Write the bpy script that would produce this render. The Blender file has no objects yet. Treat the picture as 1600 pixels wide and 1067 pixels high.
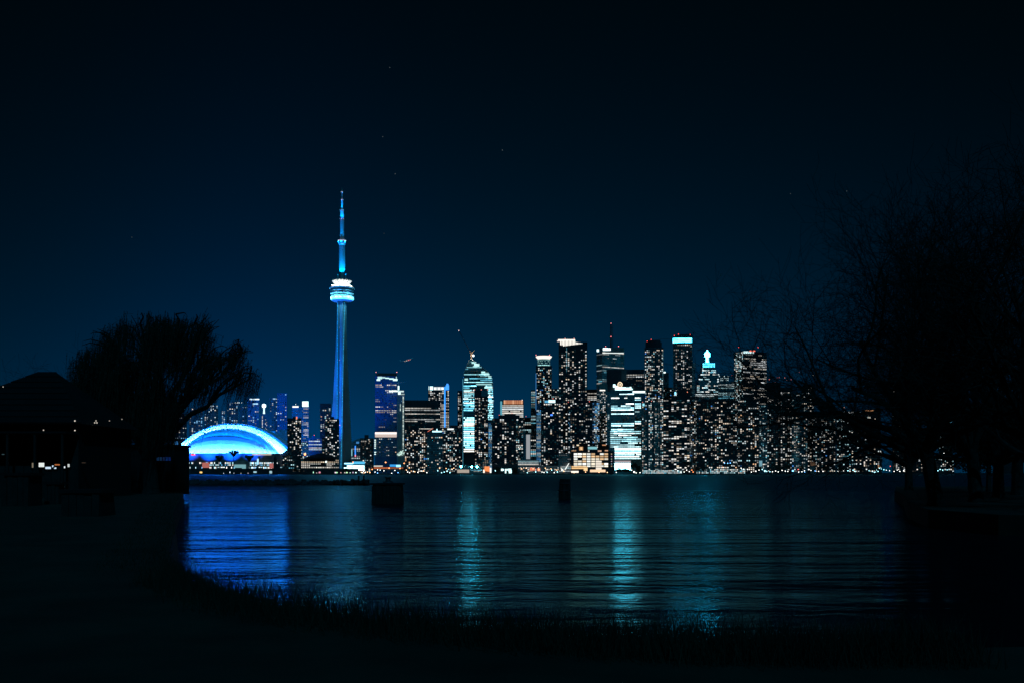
import bpy, math, random
import numpy as np
from mathutils import Vector

# ------------------------------------------------------------------ camera, sky, added fill sun, exposure
S = bpy.context.scene
COL = S.collection
F, CX, HZ, EYE = 1600.0, 800.0, 738.0, 3.0      # focal length in photo pixels, horizon row, eye height above the water

cam_d = bpy.data.cameras.new('camera')
cam_d.sensor_width = 36.0
cam_d.lens = 36.0
cam_d.shift_y = (HZ - 533.5) / 1600.0
cam_d.clip_start = 0.1
cam_d.clip_end = 40000.0
cam = bpy.data.objects.new('camera', cam_d)
cam.location = (0, 0, EYE)
cam.rotation_euler = (math.radians(90), 0, 0)
COL.objects.link(cam)
S.camera = cam

world = bpy.data.worlds.new('World')
S.world = world
world.use_nodes = True
nt = world.node_tree
nt.nodes.clear()
def N(t, **kw):
    n = nt.nodes.new(t)
    for k, v in kw.items():
        setattr(n, k, v)
    return n
def MATH(op, a, b=None, c=None):
    n = N('ShaderNodeMath', operation=op)
    for i, v in enumerate((a, b, c)):
        if v is None:
            continue
        if isinstance(v, (int, float)):
            n.inputs[i].default_value = v
        else:
            nt.links.new(v, n.inputs[i])
    return n.outputs[0]
# the last of a long-gone dusk: physical sky with the sun far below the horizon
sky = N('ShaderNodeTexSky', sky_type='NISHITA')
sky.sun_disc = False
sky.sun_elevation = math.radians(-9)
sky.sun_rotation = math.radians(200)
bg_sky = N('ShaderNodeBackground')
bg_sky.inputs['Strength'].default_value = 0.05
nt.links.new(sky.outputs[0], bg_sky.inputs[0])
# city light pollution: strongest low over the city, fading upwards and sideways
tc = N('ShaderNodeTexCoord')
sep = N('ShaderNodeSeparateXYZ')
nt.links.new(tc.outputs['Generated'], sep.inputs[0])
elev = MATH('ARCSINE', sep.outputs[2])
elev = MATH('MAXIMUM', elev, 0.0)
az = MATH('ARCTAN2', sep.outputs[0], sep.outputs[1])
def lobe(az0, azw, k):
    d = MATH('DIVIDE', MATH('SUBTRACT', az, az0), azw)
    g = MATH('EXPONENT', MATH('MULTIPLY', MATH('MULTIPLY', d, d), -1.0))
    h = MATH('EXPONENT', MATH('DIVIDE', elev, -k))
    return MATH('MULTIPLY', g, h)
def add_rgb(fac, col):
    n = N('ShaderNodeMixRGB', blend_type='MULTIPLY')
    n.inputs[0].default_value = 1.0
    nt.links.new(fac, n.inputs[1])
    n.inputs[2].default_value = (*col, 1)
    return n.outputs[0]
def sum_rgb(a, b):
    n = N('ShaderNodeMixRGB', blend_type='ADD')
    n.inputs[0].default_value = 1.0
    nt.links.new(a, n.inputs[1]); nt.links.new(b, n.inputs[2])
    return n.outputs[0]
glow = add_rgb(lobe(-0.03, 0.58, 0.125), (0.0, 0.042, 0.114))
glow = sum_rgb(glow, add_rgb(lobe(-0.235, 0.15, 0.11), (0.0, 0.010, 0.058)))
glow = sum_rgb(glow, add_rgb(lobe(-0.03, 6.0, 4.0), (0.0, 0.0011, 0.0009)))
bg_glow = N('ShaderNodeBackground')
bg_glow.inputs['Strength'].default_value = 1.0
nt.links.new(glow, bg_glow.inputs[0])
addn = N('ShaderNodeAddShader')
nt.links.new(bg_sky.outputs[0], addn.inputs[0]); nt.links.new(bg_glow.outputs[0], addn.inputs[1])
wout = N('ShaderNodeOutputWorld')
nt.links.new(addn.outputs[0], wout.inputs['Surface'])

# faint blue sun lamp added behind the camera to lift facades and trees
fill_sun_d = bpy.data.lights.new('moon', 'SUN')
fill_sun_d.energy = 0.32
fill_sun_d.angle = math.radians(0.5)
fill_sun_d.color = (0.02, 0.55, 1.0)
moon = bpy.data.objects.new('moon', fill_sun_d)
moon.rotation_euler = (math.radians(48), 0, math.radians(16))
COL.objects.link(moon)

S.view_settings.view_transform = 'Standard'
S.view_settings.look = 'None'
S.view_settings.exposure = 0.0
S.view_settings.gamma = 1.0
S.view_settings.use_curve_mapping = False
S.render.engine = 'CYCLES'
S.cycles.use_denoising = True
S.cycles.max_bounces = 5
S.cycles.diffuse_bounces = 1
S.cycles.glossy_bounces = 3
S.cycles.transmission_bounces = 2
S.cycles.sample_clamp_indirect = 12.0
S.cycles.caustics_reflective = False
S.cycles.caustics_refractive = False
S.cycles.use_adaptive_sampling = True
S.cycles.adaptive_threshold = 0.01

R = random.Random(11)

# ------------------------------------------------------------------ helpers
def W(x, y, Y):
    """photo pixel at distance Y -> point in metres"""
    return Vector(((x - CX) * Y / F, Y, EYE + (HZ - y) * Y / F))

def wloc(o):
    v = Vector((0, 0, 0))
    while o is not None:
        v += o.location
        o = o.parent
    return v

class MB:
    def __init__(self):
        self.v, self.f, self.c = [], [], []
    def face(self, pts, col=None):
        i = len(self.v)
        self.v.extend([tuple(p) for p in pts])
        self.f.append(tuple(range(i, i + len(pts))))
        self.c.append(col)
    def hexa(self, p, col=None):
        """p: 8 points, bottom ring then top ring (each counter-clockwise from above)"""
        i = len(self.v)
        self.v.extend([tuple(q) for q in p])
        for q in ((3, 2, 1, 0), (4, 5, 6, 7), (0, 1, 5, 4), (1, 2, 6, 5), (2, 3, 7, 6), (3, 0, 4, 7)):
            self.f.append(tuple(i + k for k in q)); self.c.append(col)
    def box(self, x0, x1, y0, y1, z0, z1, col=None):
        self.hexa([(x0, y0, z0), (x1, y0, z0), (x1, y1, z0), (x0, y1, z0),
                   (x0, y0, z1), (x1, y0, z1), (x1, y1, z1), (x0, y1, z1)], col)
    def prism(self, poly, z0, z1, col=None):
        n = len(poly); i = len(self.v)
        self.v.extend([(p[0], p[1], z0) for p in poly]); self.v.extend([(p[0], p[1], z1) for p in poly])
        self.f.append(tuple(i + k for k in reversed(range(n)))); self.c.append(col)
        self.f.append(tuple(i + n + k for k in range(n))); self.c.append(col)
        for k in range(n):
            m = (k + 1) % n
            self.f.append((i + k, i + m, i + n + m, i + n + k)); self.c.append(col)
    def extrude(self, pts, vec, col=None):
        """planar outline (seen from the front, clockwise or not) pushed along vec"""
        n = len(pts); i = len(self.v); vec = Vector(vec)
        self.v.extend([tuple(p) for p in pts]); self.v.extend([tuple(Vector(p) + vec) for p in pts])
        self.f.append(tuple(i + k for k in range(n))); self.c.append(col)
        self.f.append(tuple(i + n + k for k in reversed(range(n)))); self.c.append(col)
        for k in range(n):
            m = (k + 1) % n
            self.f.append((i + m, i + k, i + n + k, i + n + m)); self.c.append(col)
    def tube(self, p0, p1, r0, r1, n=6, cap=True, col=None):
        p0, p1 = Vector(p0), Vector(p1)
        d = (p1 - p0)
        if d.length < 1e-6:
            return
        d.normalize()
        a = d.orthogonal().normalized(); b = d.cross(a)
        i = len(self.v)
        for p, r in ((p0, r0), (p1, r1)):
            for k in range(n):
                t = 2 * math.pi * k / n
                self.v.append(tuple(p + (a * math.cos(t) + b * math.sin(t)) * r))
        for k in range(n):
            m = (k + 1) % n
            self.f.append((i + k, i + m, i + n + m, i + n + k)); self.c.append(col)
        if cap:
            self.f.append(tuple(i + k for k in reversed(range(n)))); self.c.append(col)
            self.f.append(tuple(i + n + k for k in range(n))); self.c.append(col)
    def lathe(self, cx, cy, prof, n=32, col=None, cap=True):
        i = len(self.v)
        for r, z in prof:
            for k in range(n):
                t = 2 * math.pi * k / n
                self.v.append((cx + r * math.cos(t), cy + r * math.sin(t), z))
        m = len(prof)
        for j in range(m - 1):
            for k in range(n):
                q = (k + 1) % n
                self.f.append((i + j * n + k, i + j * n + q, i + (j + 1) * n + q, i + (j + 1) * n + k)); self.c.append(col)
        if cap:
            self.f.append(tuple(i + k for k in reversed(range(n)))); self.c.append(col)
            self.f.append(tuple(i + (m - 1) * n + k for k in range(n))); self.c.append(col)
    def ball(self, c, r, n=8, m=5, col=None, sz=1.0):
        prof = []
        for j in range(m + 1):
            t = -math.pi / 2 + math.pi * j / m
            prof.append((max(1e-3, r * math.cos(t)), c[2] + r * sz * math.sin(t)))
        self.lathe(c[0], c[1], prof, n, col, cap=False)
    def build(self, name, mat, parent=None, kind=None, smooth=False):
        me = bpy.data.meshes.new(name)
        off = wloc(parent) if parent is not None else Vector((0, 0, 0))
        v = np.array(self.v, dtype=np.float64).reshape(-1, 3) - np.array(off)
        me.from_pydata(v.tolist(), [], self.f)
        if mat is not None:
            me.materials.append(mat)
        if any(c is not None for c in self.c):
            at = me.attributes.new('glow', 'FLOAT_COLOR', 'CORNER')
            arr = np.zeros((sum(len(f) for f in self.f), 4), dtype=np.float32)
            p = 0
            for f, c in zip(self.f, self.c):
                if c is not None:
                    arr[p:p + len(f), :3] = c
                p += len(f)
            arr[:, 3] = 1
            at.data.foreach_set('color', arr.ravel())
        if smooth:
            me.polygons.foreach_set('use_smooth', [True] * len(me.polygons))
        me.validate()
        o = bpy.data.objects.new(name, me)
        COL.objects.link(o)
        if parent is not None:
            o.parent = parent
        if kind:
            o['kind'] = kind
        return o

def tag(o, label, cat, group=None):
    o['label'] = label; o['category'] = cat
    if group:
        o['group'] = group
    return o
def thing(name, label, cat, loc, group=None):
    o = bpy.data.objects.new(name, None)
    o.empty_display_size = 1
    o.location = loc
    COL.objects.link(o)
    return tag(o, label, cat, group)
def copy_tree(o, loc, label):
    c = o.copy(); COL.objects.link(c); c.location = loc; c['label'] = label
    for ch in list(o.children):
        d = ch.copy(); COL.objects.link(d); d.parent = c
    return c

# ------------------------------------------------------------------ materials
def material(name, col, rough=0.7, noise=0.25, scale=0.3, metal=0.0, bump=0.0, spec=0.5):
    m = bpy.data.materials.new(name); m.use_nodes = True
    t = m.node_tree; b = t.nodes['Principled BSDF']
    b.inputs['Roughness'].default_value = rough
    b.inputs['Metallic'].default_value = metal
    b.inputs['Specular IOR Level'].default_value = spec
    g = t.nodes.new('ShaderNodeNewGeometry')
    n = t.nodes.new('ShaderNodeTexNoise')
    n.inputs['Scale'].default_value = scale
    n.inputs['Detail'].default_value = 5
    t.links.new(g.outputs['Position'], n.inputs['Vector'])
    r = t.nodes.new('ShaderNodeValToRGB')
    r.color_ramp.elements[0].position = 0.3; r.color_ramp.elements[1].position = 0.7
    r.color_ramp.elements[0].color = (*[c * (1 - noise) for c in col], 1)
    r.color_ramp.elements[1].color = (*[min(1, c * (1 + noise)) for c in col], 1)
    t.links.new(n.outputs[0], r.inputs[0])
    t.links.new(r.outputs[0], b.inputs['Base Color'])
    if bump:
        bp = t.nodes.new('ShaderNodeBump')
        bp.inputs['Strength'].default_value = 0.6
        bp.inputs['Distance'].default_value = bump
        t.links.new(n.outputs[0], bp.inputs['Height'])
        t.links.new(bp.outputs[0], b.inputs['Normal'])
    return m
def glow_material(name, sampled=False):
    """lit panes and lamps: colour and strength of each lamp or room come from the pane itself"""
    m = bpy.data.materials.new(name); m.use_nodes = True
    t = m.node_tree; t.nodes.clear()
    a = t.nodes.new('ShaderNodeAttribute'); a.attribute_name = 'glow'
    e = t.nodes.new('ShaderNodeEmission')
    o = t.nodes.new('ShaderNodeOutputMaterial')
    t.links.new(a.outputs['Color'], e.inputs['Color'])
    t.links.new(e.outputs[0], o.inputs[0])
    if not sampled:
        m.cycles.emission_sampling = 'NONE'
    return m
M = {
    'glass_dark': material('dark facade glass', (0.024, 0.046, 0.058), 0.35, 0.4, 0.05),
    'glass_teal': material('teal facade glass', (0.09, 0.28, 0.32), 0.4, 0.3, 0.05),
    'glass_blue': material('blue facade glass', (0.025, 0.15, 0.28), 0.4, 0.3, 0.05),
    'concrete': material('pale concrete', (0.34, 0.33, 0.30), 0.85, 0.2, 0.12),
    'concrete_mid': material('grey concrete', (0.16, 0.17, 0.17), 0.85, 0.25, 0.12),
    'concrete_dark': material('dark concrete', (0.05, 0.052, 0.055), 0.85, 0.3, 0.12),
    'tower': material('tower concrete', (0.30, 0.30, 0.29), 0.8, 0.12, 0.06),
    'white_metal': material('white painted steel', (0.7, 0.7, 0.7), 0.5, 0.08, 0.5),
    'roof_white': material('white roof membrane', (0.72, 0.73, 0.74), 0.7, 0.08, 0.08),
    'roof_dark': material('dark roofing', (0.008, 0.008, 0.009), 0.9, 0.4, 0.3),
    'steel_dark': material('dark steel', (0.05, 0.05, 0.055), 0.6, 0.2, 1.0),
    'wood': material('weathered timber', (0.028, 0.023, 0.019), 0.9, 0.4, 2.0, bump=0.02),
    'bark': material('dark bark', (0.030, 0.025, 0.020), 0.95, 0.4, 3.0, bump=0.02),
    'willow': material('dry willow strands', (0.030, 0.030, 0.016), 0.9, 0.4, 0.8),
    'leaf': material('dark evergreen leaves', (0.03, 0.045, 0.025), 0.9, 0.4, 0.5),
    'soil': material('dark shore grass', (0.026, 0.030, 0.019), 0.95, 0.5, 0.7, bump=0.05),
    'grass': material('grass blades', (0.026, 0.032, 0.016), 0.9, 0.4, 0.8),
    'asphalt': material('city asphalt', (0.05, 0.05, 0.05), 0.9, 0.3, 0.05),
    'glow': glow_material('lit pane'),
    'lamp': glow_material('lamp glass', sampled=True),
}
def water_material():
    m = bpy.data.materials.new('dark lake water'); m.use_nodes = True
    t = m.node_tree; t.nodes.clear()
    g = t.nodes.new('ShaderNodeNewGeometry')
    def wave(sx, sy, scale, detail, dist, rot=0.0):
        mp = t.nodes.new('ShaderNodeMapping')
        mp.inputs['Scale'].default_value = (sx, sy, 1)
        mp.inputs['Rotation'].default_value = (0, 0, rot)
        t.links.new(g.outputs['Position'], mp.inputs[0])
        n = t.nodes.new('ShaderNodeTexNoise')
        n.inputs['Scale'].default_value = scale
        n.inputs['Detail'].default_value = detail
        n.inputs['Distortion'].default_value = dist
        t.links.new(mp.outputs[0], n.inputs['Vector'])
        return n.outputs[0]
    def op(o, a, c):
        n = t.nodes.new('ShaderNodeMath'); n.operation = o
        for i, v in enumerate((a, c)):
            if isinstance(v, (int, float)): n.inputs[i].default_value = v
            else: t.links.new(v, n.inputs[i])
        return n.outputs[0]
    add = lambda a, c: op('ADD', a, c)
    mul = lambda a, c: op('MULTIPLY', a, c)
    # small chop on a long low swell; the open lake farther out is rougher than the sheltered shore
    h = add(add(mul(wave(0.16, 1.0, 0.085, 2, 0.2, .06), 0.9), mul(wave(0.22, 1.0, 0.30, 2, 0.3, -.08), 0.46)),
            add(mul(wave(0.40, 1.0, 1.0, 3, 0.5, .1), 0.17), mul(wave(0.85, 1.0, 3.4, 3, 0.4, -.2), 0.055)))
    sp = t.nodes.new('ShaderNodeSeparateXYZ'); t.links.new(g.outputs['Position'], sp.inputs[0])
    mr = t.nodes.new('ShaderNodeMapRange')
    mr.inputs['From Min'].default_value = 40; mr.inputs['From Max'].default_value = 230
    mr.inputs['To Min'].default_value = WATER_ROUGH[0]; mr.inputs['To Max'].default_value = WATER_ROUGH[1]
    t.links.new(sp.outputs[1], mr.inputs['Value'])
    rough = add(mr.outputs[0], mul(wave(0.25, 1.0, 0.06, 2, 0.5), 0.06))
    bp = t.nodes.new('ShaderNodeBump')
    bp.inputs['Strength'].default_value = 1.0
    bp.inputs['Distance'].default_value = WATER_BUMP
    # the strip of water under the near bank lies almost still
    lee = t.nodes.new('ShaderNodeMapRange'); lee.interpolation_type = 'SMOOTHSTEP'
    lee.inputs['From Min'].default_value = 25; lee.inputs['From Max'].default_value = 40
    lee.inputs['To Min'].default_value = 0.34; lee.inputs['To Max'].default_value = 1.0
    t.links.new(add(sp.outputs[1], mul(wave(0.10, 1.0, 0.16, 2, 0.3), 8.0)), lee.inputs['Value'])
    t.links.new(lee.outputs[0], bp.inputs['Strength'])
    t.links.new(h, bp.inputs['Height'])
    gl = t.nodes.new('ShaderNodeBsdfGlossy')
    gl.inputs['Color'].default_value = (*WATER_TINT, 1)
    t.links.new(rough, gl.inputs['Roughness']); t.links.new(bp.outputs[0], gl.inputs['Normal'])
    df = t.nodes.new('ShaderNodeBsdfDiffuse'); df.inputs['Color'].default_value = (0.001, 0.013, 0.018, 1)
    fr = t.nodes.new('ShaderNodeFresnel'); fr.inputs['IOR'].default_value = 1.33
    t.links.new(bp.outputs[0], fr.inputs['Normal'])
    mx = t.nodes.new('ShaderNodeMixShader')
    t.links.new(mul(fr.outputs[0], WATER_SHINE), mx.inputs[0])
    t.links.new(df.outputs[0], mx.inputs[1]); t.links.new(gl.outputs[0], mx.inputs[2])
    o = t.nodes.new('ShaderNodeOutputMaterial'); t.links.new(mx.outputs[0], o.inputs[0])
    return m
WATER_ROUGH, WATER_BUMP, WATER_TINT, WATER_SHINE = (0.10, 0.31), 0.90, (0.18, 0.76, 0.96), 0.54
M['water'] = water_material()

# ------------------------------------------------------------------ lights of the place
def lamp(kind, loc, col, power, radius=0.5, aim=None, size=60, blend=0.5, name='floodlight'):
    d = bpy.data.lights.new(name, kind)
    d.energy = power; d.color = col; d.shadow_soft_size = radius
    if kind == 'SPOT':
        d.spot_size = math.radians(size); d.spot_blend = blend
    o = bpy.data.objects.new(name, d)
    o.location = loc
    if aim is not None:
        o.rotation_euler = (Vector(aim) - Vector(loc)).to_track_quat('-Z', 'Y').to_euler()
    COL.objects.link(o)
    return o

PAL = {
    'warm': [((1.0, .82, .64), 4.5), ((1.0, .92, .83), 5), ((.85, .97, 1.0), 4.5), ((1.0, .58, .32), .6), ((.5, .9, 1.0), 1.0), ((.08, .35, 1.0), .25)],
    'mix': [((1.0, .82, .64), 2.4), ((1.0, .95, .88), 4), ((.78, .97, 1.0), 4.5), ((1.0, .6, .34), .4), ((.35, .85, 1.0), 1.2), ((.08, .35, 1.0), .3)],
    'cool': [((.80, .97, 1.0), 4), ((.55, .92, 1.0), 4), ((1.0, .95, .86), 2.5), ((.22, .75, 1.0), 1.2)],
    'cyan': [((.36, .88, 1.0), 5), ((.16, .66, .88), 4), ((.70, 1.0, 1.05), 3), ((1.0, .95, .85), .8)],
    'bright': [((.62, 1.0, 1.06), 5), ((.45, .95, 1.08), 3), ((.92, 1.0, .95), 3)],
    'blue': [((.10, .45, 1.0), 4), ((.30, .72, 1.0), 3), ((.8, .95, 1.0), 2)],
    'white': [((1.0, .95, .86), 4), ((.92, .98, 1.0), 4), ((1.0, .8, .58), 1)],
    'far': [((.70, .90, 1.0), 4), ((1.0, .92, .8), 2), ((.25, .62, 1.0), 1.5)],
}
def pick(pal, rng):
    L = PAL[pal]; s = sum(w for _, w in L); r = rng.random() * s
    for c, w in L:
        r -= w
        if r <= 0:
            return c
    return L[-1][0]

WIN_P, WIN_G = 0.64, 0.40   # share of lit rooms, brightness of rooms
GROUND = 1.5          # city ground above the lake

def inside(poly, x, y):
    ok = False; n = len(poly)
    for i in range(n):
        x1, y1 = poly[i]; x2, y2 = poly[(i + 1) % n]
        if (y1 > y) != (y2 > y) and x < (x2 - x1) * (y - y1) / (y2 - y1) + x1:
            ok = not ok
    return ok

class Tower:
    """a building: front between photo columns x0..x1, roof at row yt, at distance Y; xc gives a corner between two visible fronts"""
    def __init__(self, name, label, cat, x0, x1, yt, Y, fac='glass_dark', dep=26.0, xc=None, ang=0.0, z0=GROUND, group='buildings of the city skyline', outline=None):
        self.Y, self.x0, self.x1, self.yt = Y, x0, x1, yt
        self.rng = random.Random(int(x0 * 131 + x1 * 7 + yt * 3))
        self.z0, self.z1 = z0, EYE + (HZ - yt) * Y / F
        self.fac = fac
        if xc is None:
            k = ((x0 + x1) / 2 - CX) / F
            a = math.atan(k) + math.radians(ang)
            P = Vector((k * Y, Y)); r = Vector((math.cos(a), -math.sin(a))); b = Vector((math.sin(a), math.cos(a)))
            A = P + r * self._hit(P, r, x0); B = P + r * self._hit(P, r, x1)
            self.poly = [A, B, B + b * dep, A + b * dep]
        else:
            a = math.radians(ang)
            C = Vector(((xc - CX) / F * Y, Y)); L = Vector((-math.cos(a), math.sin(a))); r = Vector((math.sin(a), math.cos(a)))
            A = C + L * self._hit(C, L, x0); B = C; D = C + r * self._hit(C, r, x1)
            self.poly = [A, B, D, A + (D - C)]
        p = self.poly
        def fc(a, b):
            d = (b - a); l = d.length; d = d / l
            return (a, d, l, Vector((d.y, -d.x)))
        self.faces = [fc(p[0], p[1]), fc(p[1], p[2]), fc(p[3], p[0])]
        c = sum(p, Vector((0, 0))) / 4
        self.root = thing(name, label, cat, (c.x, c.y, z0), group)
        self.outline = outline
        m = MB()
        if outline is None:
            m.prism([(q.x, q.y) for q in p], z0, self.z1)
        else:
            pts = [self.at(x, y) for x, y in outline]
            n = self.faces[0][3]
            m.extrude(pts, (-n.x * dep, -n.y * dep, 0))
        self.body = m.build('facade', M[fac], self.root)
    def _hit(self, P, d, px):
        k = (px - CX) / F
        return (k * P.y - P.x) / (d.x - k * d.y)
    def at(self, x, y, out=0.0, face=0):
        """photo pixel -> point on the front (pushed out by `out` metres)"""
        o, d, l, n = self.faces[face]
        P = o + n * out
        q = P + d * self._hit(P, d, x)
        return Vector((q.x, q.y, EYE + (HZ - y) * q.y / F))
    def zrow(self, y):
        return EYE + (HZ - y) * self.Y / F
    def windows(self, style='res', p=0.3, pal='mix', gain=1.6, floor=3.1, col=3.5, wf=0.60, hf=0.60, y0=None, y1=None, x0=None, x1=None, faces=(0, 1, 2), name='lit_window', spread=0.8, pair=0.22):
        rng = self.rng; m = MB()
        zt = self.z1 - 1.2 if y0 is None else self.zrow(y0)
        zb = self.z0 + 3.0 if y1 is None else self.zrow(y1)
        nf = max(1, int(round((zt - zb) / floor))); fl = (zt - zb) / nf
        for fi in faces:
            o, d, l, n = self.faces[fi]
            sa, sb = 0.5, l - 0.5
            if fi == 0 and x0 is not None:
                sa = self._hit(o, d, x0)
            if fi == 0 and x1 is not None:
                sb = self._hit(o, d, x1)
            nc = max(1, int(round((sb - sa) / col))); cw = (sb - sa) / nc
            colf = [rng.choice((0.35, 0.8, 1.0, 1.3, 1.7)) for _ in range(nc)]
            for r in range(nf):
                z = zb + r * fl
                lit = [0.0] * nc
                if style == 'res':
                    for c in range(nc):
                        if rng.random() < p * colf[c] * WIN_P:
                            v = math.exp(rng.gauss(0, spread))
                            lit[c] = v
                            if c + 1 < nc and rng.random() < pair:
                                lit[c + 1] = v * rng.uniform(.5, 1)
                elif style == 'office':
                    on = rng.random() < p
                    c = 0
                    cov = rng.uniform(.65, 1.0) if on else rng.uniform(.02, .22)
                    while c < nc:
                        run = rng.randint(1, 6)
                        if rng.random() < cov:
                            v = math.exp(rng.gauss(0, spread * .6)) * (1.0 if on else .7)
                            for q in range(c, min(nc, c + run)):
                                lit[q] = v * rng.uniform(.75, 1.15)
                        c += run
                elif style == 'band':
                    v = math.exp(rng.gauss(0, spread * .4))
                    for c in range(nc):
                        lit[c] = v * rng.uniform(.75, 1.2) if rng.random() < p else 0.0
                cprev = None
                for c in range(nc):
                    dim = lit[c] <= 0
                    if dim:
                        cprev = None
                        if style == 'band' or rng.random() > .36:
                            continue
                        lit[c] = rng.random() ** 2 * .20 + .015  # faint glow added to unlit panes to give facades an ambient sheen
                    if dim:
                        cprev = (.10, .55, .75) if rng.random() < .7 else (.9, .75, .6)
                    elif cprev is None or (style == 'res' and rng.random() < .6):
                        cprev = pick(pal, rng)
                    s0 = sa + c * cw + cw * (1 - wf) / 2; s1 = s0 + cw * wf
                    za = z + fl * (1 - hf) / 2; zz = za + fl * hf
                    a = o + d * s0 + n * 0.06; b = o + d * s1 + n * 0.06
                    if self.outline is not None and fi == 0:
                        q = (a + b) / 2
                        px = CX + F * q.x / q.y; py = HZ - (zz - EYE) * F / q.y
                        if not inside(self.outline, px, py):
                            continue
                    g = min(lit[c], 4.0) * (gain * WIN_G if not dim else .4)
                    if pal not in ('bright', 'cyan'):
                        g = min(g, 1.15)
                    m.face([(a.x, a.y, za), (b.x, b.y, za), (b.x, b.y, zz), (a.x, a.y, zz)], tuple(k * g for k in cprev))
                    if dim:
                        cprev = None
        if m.f:
            m.build(name, M['glow'], self.root, kind='stuff')
        return self
    def slabs(self, step=3.1, mat='concrete_dark', h=0.55, out=0.35, y0=None, y1=None):
        m = MB()
        zt = self.z1 - 1.2 if y0 is None else self.zrow(y0)
        zb = self.z0 + 3.0 if y1 is None else self.zrow(y1)
        nf = max(1, int(round((zt - zb) / step))); fl = (zt - zb) / nf
        p = self.poly; c = sum(p, Vector((0, 0))) / 4
        ring = []
        for q in p:
            e = (q - c); ring.append(q + Vector((math.copysign(out, e.x), math.copysign(out, e.y))))
        for r in range(nf + 1):
            z = zb + r * fl
            m.prism([(q.x, q.y) for q in ring], z - h / 2, z + h / 2)
        m.build('floor_slab', M[mat], self.root, kind='stuff')
        return self
    def fins(self, step=7.8, mat='concrete_dark', w=0.5, out=0.4, faces=(0, 1)):
        m = MB()
        for fi in faces:
            o, d, l, n = self.faces[fi]
            k = max(1, int(round(l / step)))
            for i in range(k + 1):
                s = l * i / k
                a = o + d * max(0.0, s - w / 2); b = o + d * min(l, s + w / 2)
                q = [a, b, b + n * out, a + n * out]
                q = [a + n * out, b + n * out, b, a]
                m.prism([(t.x, t.y) for t in q], self.z0, self.z1 - 0.05)
        m.build('fin', M[mat], self.root, kind='stuff')
        return self
    def block(self, xa, xb, yt, yb=None, name='penthouse', mat=None, inset=3.0, dep=14.0):
        """roof-top block between columns xa..xb, up to row yt"""
        m = MB()
        o, d, l, n = self.faces[0]
        A = self.at(xa, yt, -inset); B = self.at(xb, yt, -inset)
        zb = self.z1 if yb is None else self.zrow(yb)
        q = [Vector((A.x, A.y)), Vector((B.x, B.y))]
        q += [q[1] - n * dep, q[0] - n * dep]
        m.prism([(t.x, t.y) for t in q], zb, A.z)
        return m.build(name, M[mat or self.fac], self.root)
    def panel(self, xa, ya, xb, yb, col, name='sign', out=0.5, thick=0.4, mat=None, yb2=None, face=0):
        """shallow box on the front"""
        m = MB()
        pts = [self.at(xa, yb, out, face), self.at(xb, yb2 or yb, out, face), self.at(xb, ya, out, face), self.at(xa, ya, out, face)]
        n = self.faces[face][3]
        m.extrude(pts, (-n.x * thick, -n.y * thick, 0), col)
        return m.build(name, mat or M['glow'], self.root)
    def red(self, x, y, col=(3.0, .22, .16), r=0.75):
        m = MB(); c = self.at(x, y, -1.0)
        zb = min(self.z1, c.z - 0.5)
        m.tube((c.x, c.y, c.z - max(0.9, min(c.z - zb, 12))), (c.x, c.y, c.z), 0.12, 0.12, 5)
        for k in range(len(m.c)):
            m.c[k] = (0, 0, 0)
        m.ball(c, r, 6, 4, col)
        m.build('aviation_light', M['glow'], self.root)
        return self

def std(style, p, pal, gain, floor=3.1, col=3.9, slab='concrete_dark', **kw):
    return dict(style=style, p=p, pal=pal, gain=gain, floor=floor, col=col, slab=slab, kw=kw)
def tower(name, label, cat, x0, x1, yt, Y, spec, fac='glass_dark', fins=None, **kw):
    b = Tower(name, label, cat, x0, x1, yt, Y, fac, **kw)
    if spec:
        b.windows(spec['style'], spec['p'], spec['pal'], spec['gain'], spec['floor'], spec['col'], **spec['kw'])
        if spec['slab']:
            b.slabs(spec['floor'], spec['slab'])
    if fins:
        b.fins(fins)
    return b

# ------------------------------------------------------------------ ground, water, shores
def sheet(name, mat, pts, z, kind='structure'):
    m = MB(); m.face([(x, y, z) for x, y in pts])
    return m.build(name, M[mat], None, kind)
SHORE = 1740.0
m = MB(); m.prism([(-9000, SHORE), (9000, SHORE), (9000, 16000), (-9000, 16000)], -2.0, GROUND)
m.build('ground', M['asphalt'], None, 'structure')
sheet('water', 'water', [(-9000, -400), (9000, -400), (9000, SHORE + 1), (-9000, SHORE + 1)], 0.0)
m = MB(); m.box(-9000, 9000, SHORE - 1.2, SHORE - 0.01, -1.5, GROUND + 0.25)
m.build('quay_wall', M['concrete_dark'], None, 'structure')

def plan(x, y, z):
    """photo pixel lying on a level z below the eye -> plan position"""
    Y = (EYE - z) * F / (y - HZ)
    return ((x - CX) * Y / F, Y)
NZ = 1.0
near_edge = [plan(x, y, NZ) for x, y in ((272, 893), (330, 922), (440, 950), (600, 972), (760, 988), (900, 1000), (1040, 1008), (1180, 1012), (1320, 1014), (1480, 1012), (1700, 1008), (2100, 1000))]
left_edge = [plan(x, y, NZ) for x, y in ((272, 893), (264, 860), (274, 825), (270, 800), (280, 782), (286, 768))]
m = MB()
rng = random.Random(5)
def bank_mesh(poly, z, drop):
    """bank with a sloping, uneven edge"""
    n = len(poly)
    m.face([(x, y, z) for x, y in poly])
    for i in range(n):
        a, b = poly[i], poly[(i + 1) % n]
        d = Vector((b[0] - a[0], b[1] - a[1]))
        if d.length < 1e-3:
            continue
        nn = Vector((d.y, -d.x)).normalized() * 0.2
        m.face([(a[0], a[1], z), (a[0] + nn.x, a[1] + nn.y, z - drop), (b[0] + nn.x, b[1] + nn.y, z - drop), (b[0], b[1], z)])
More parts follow.
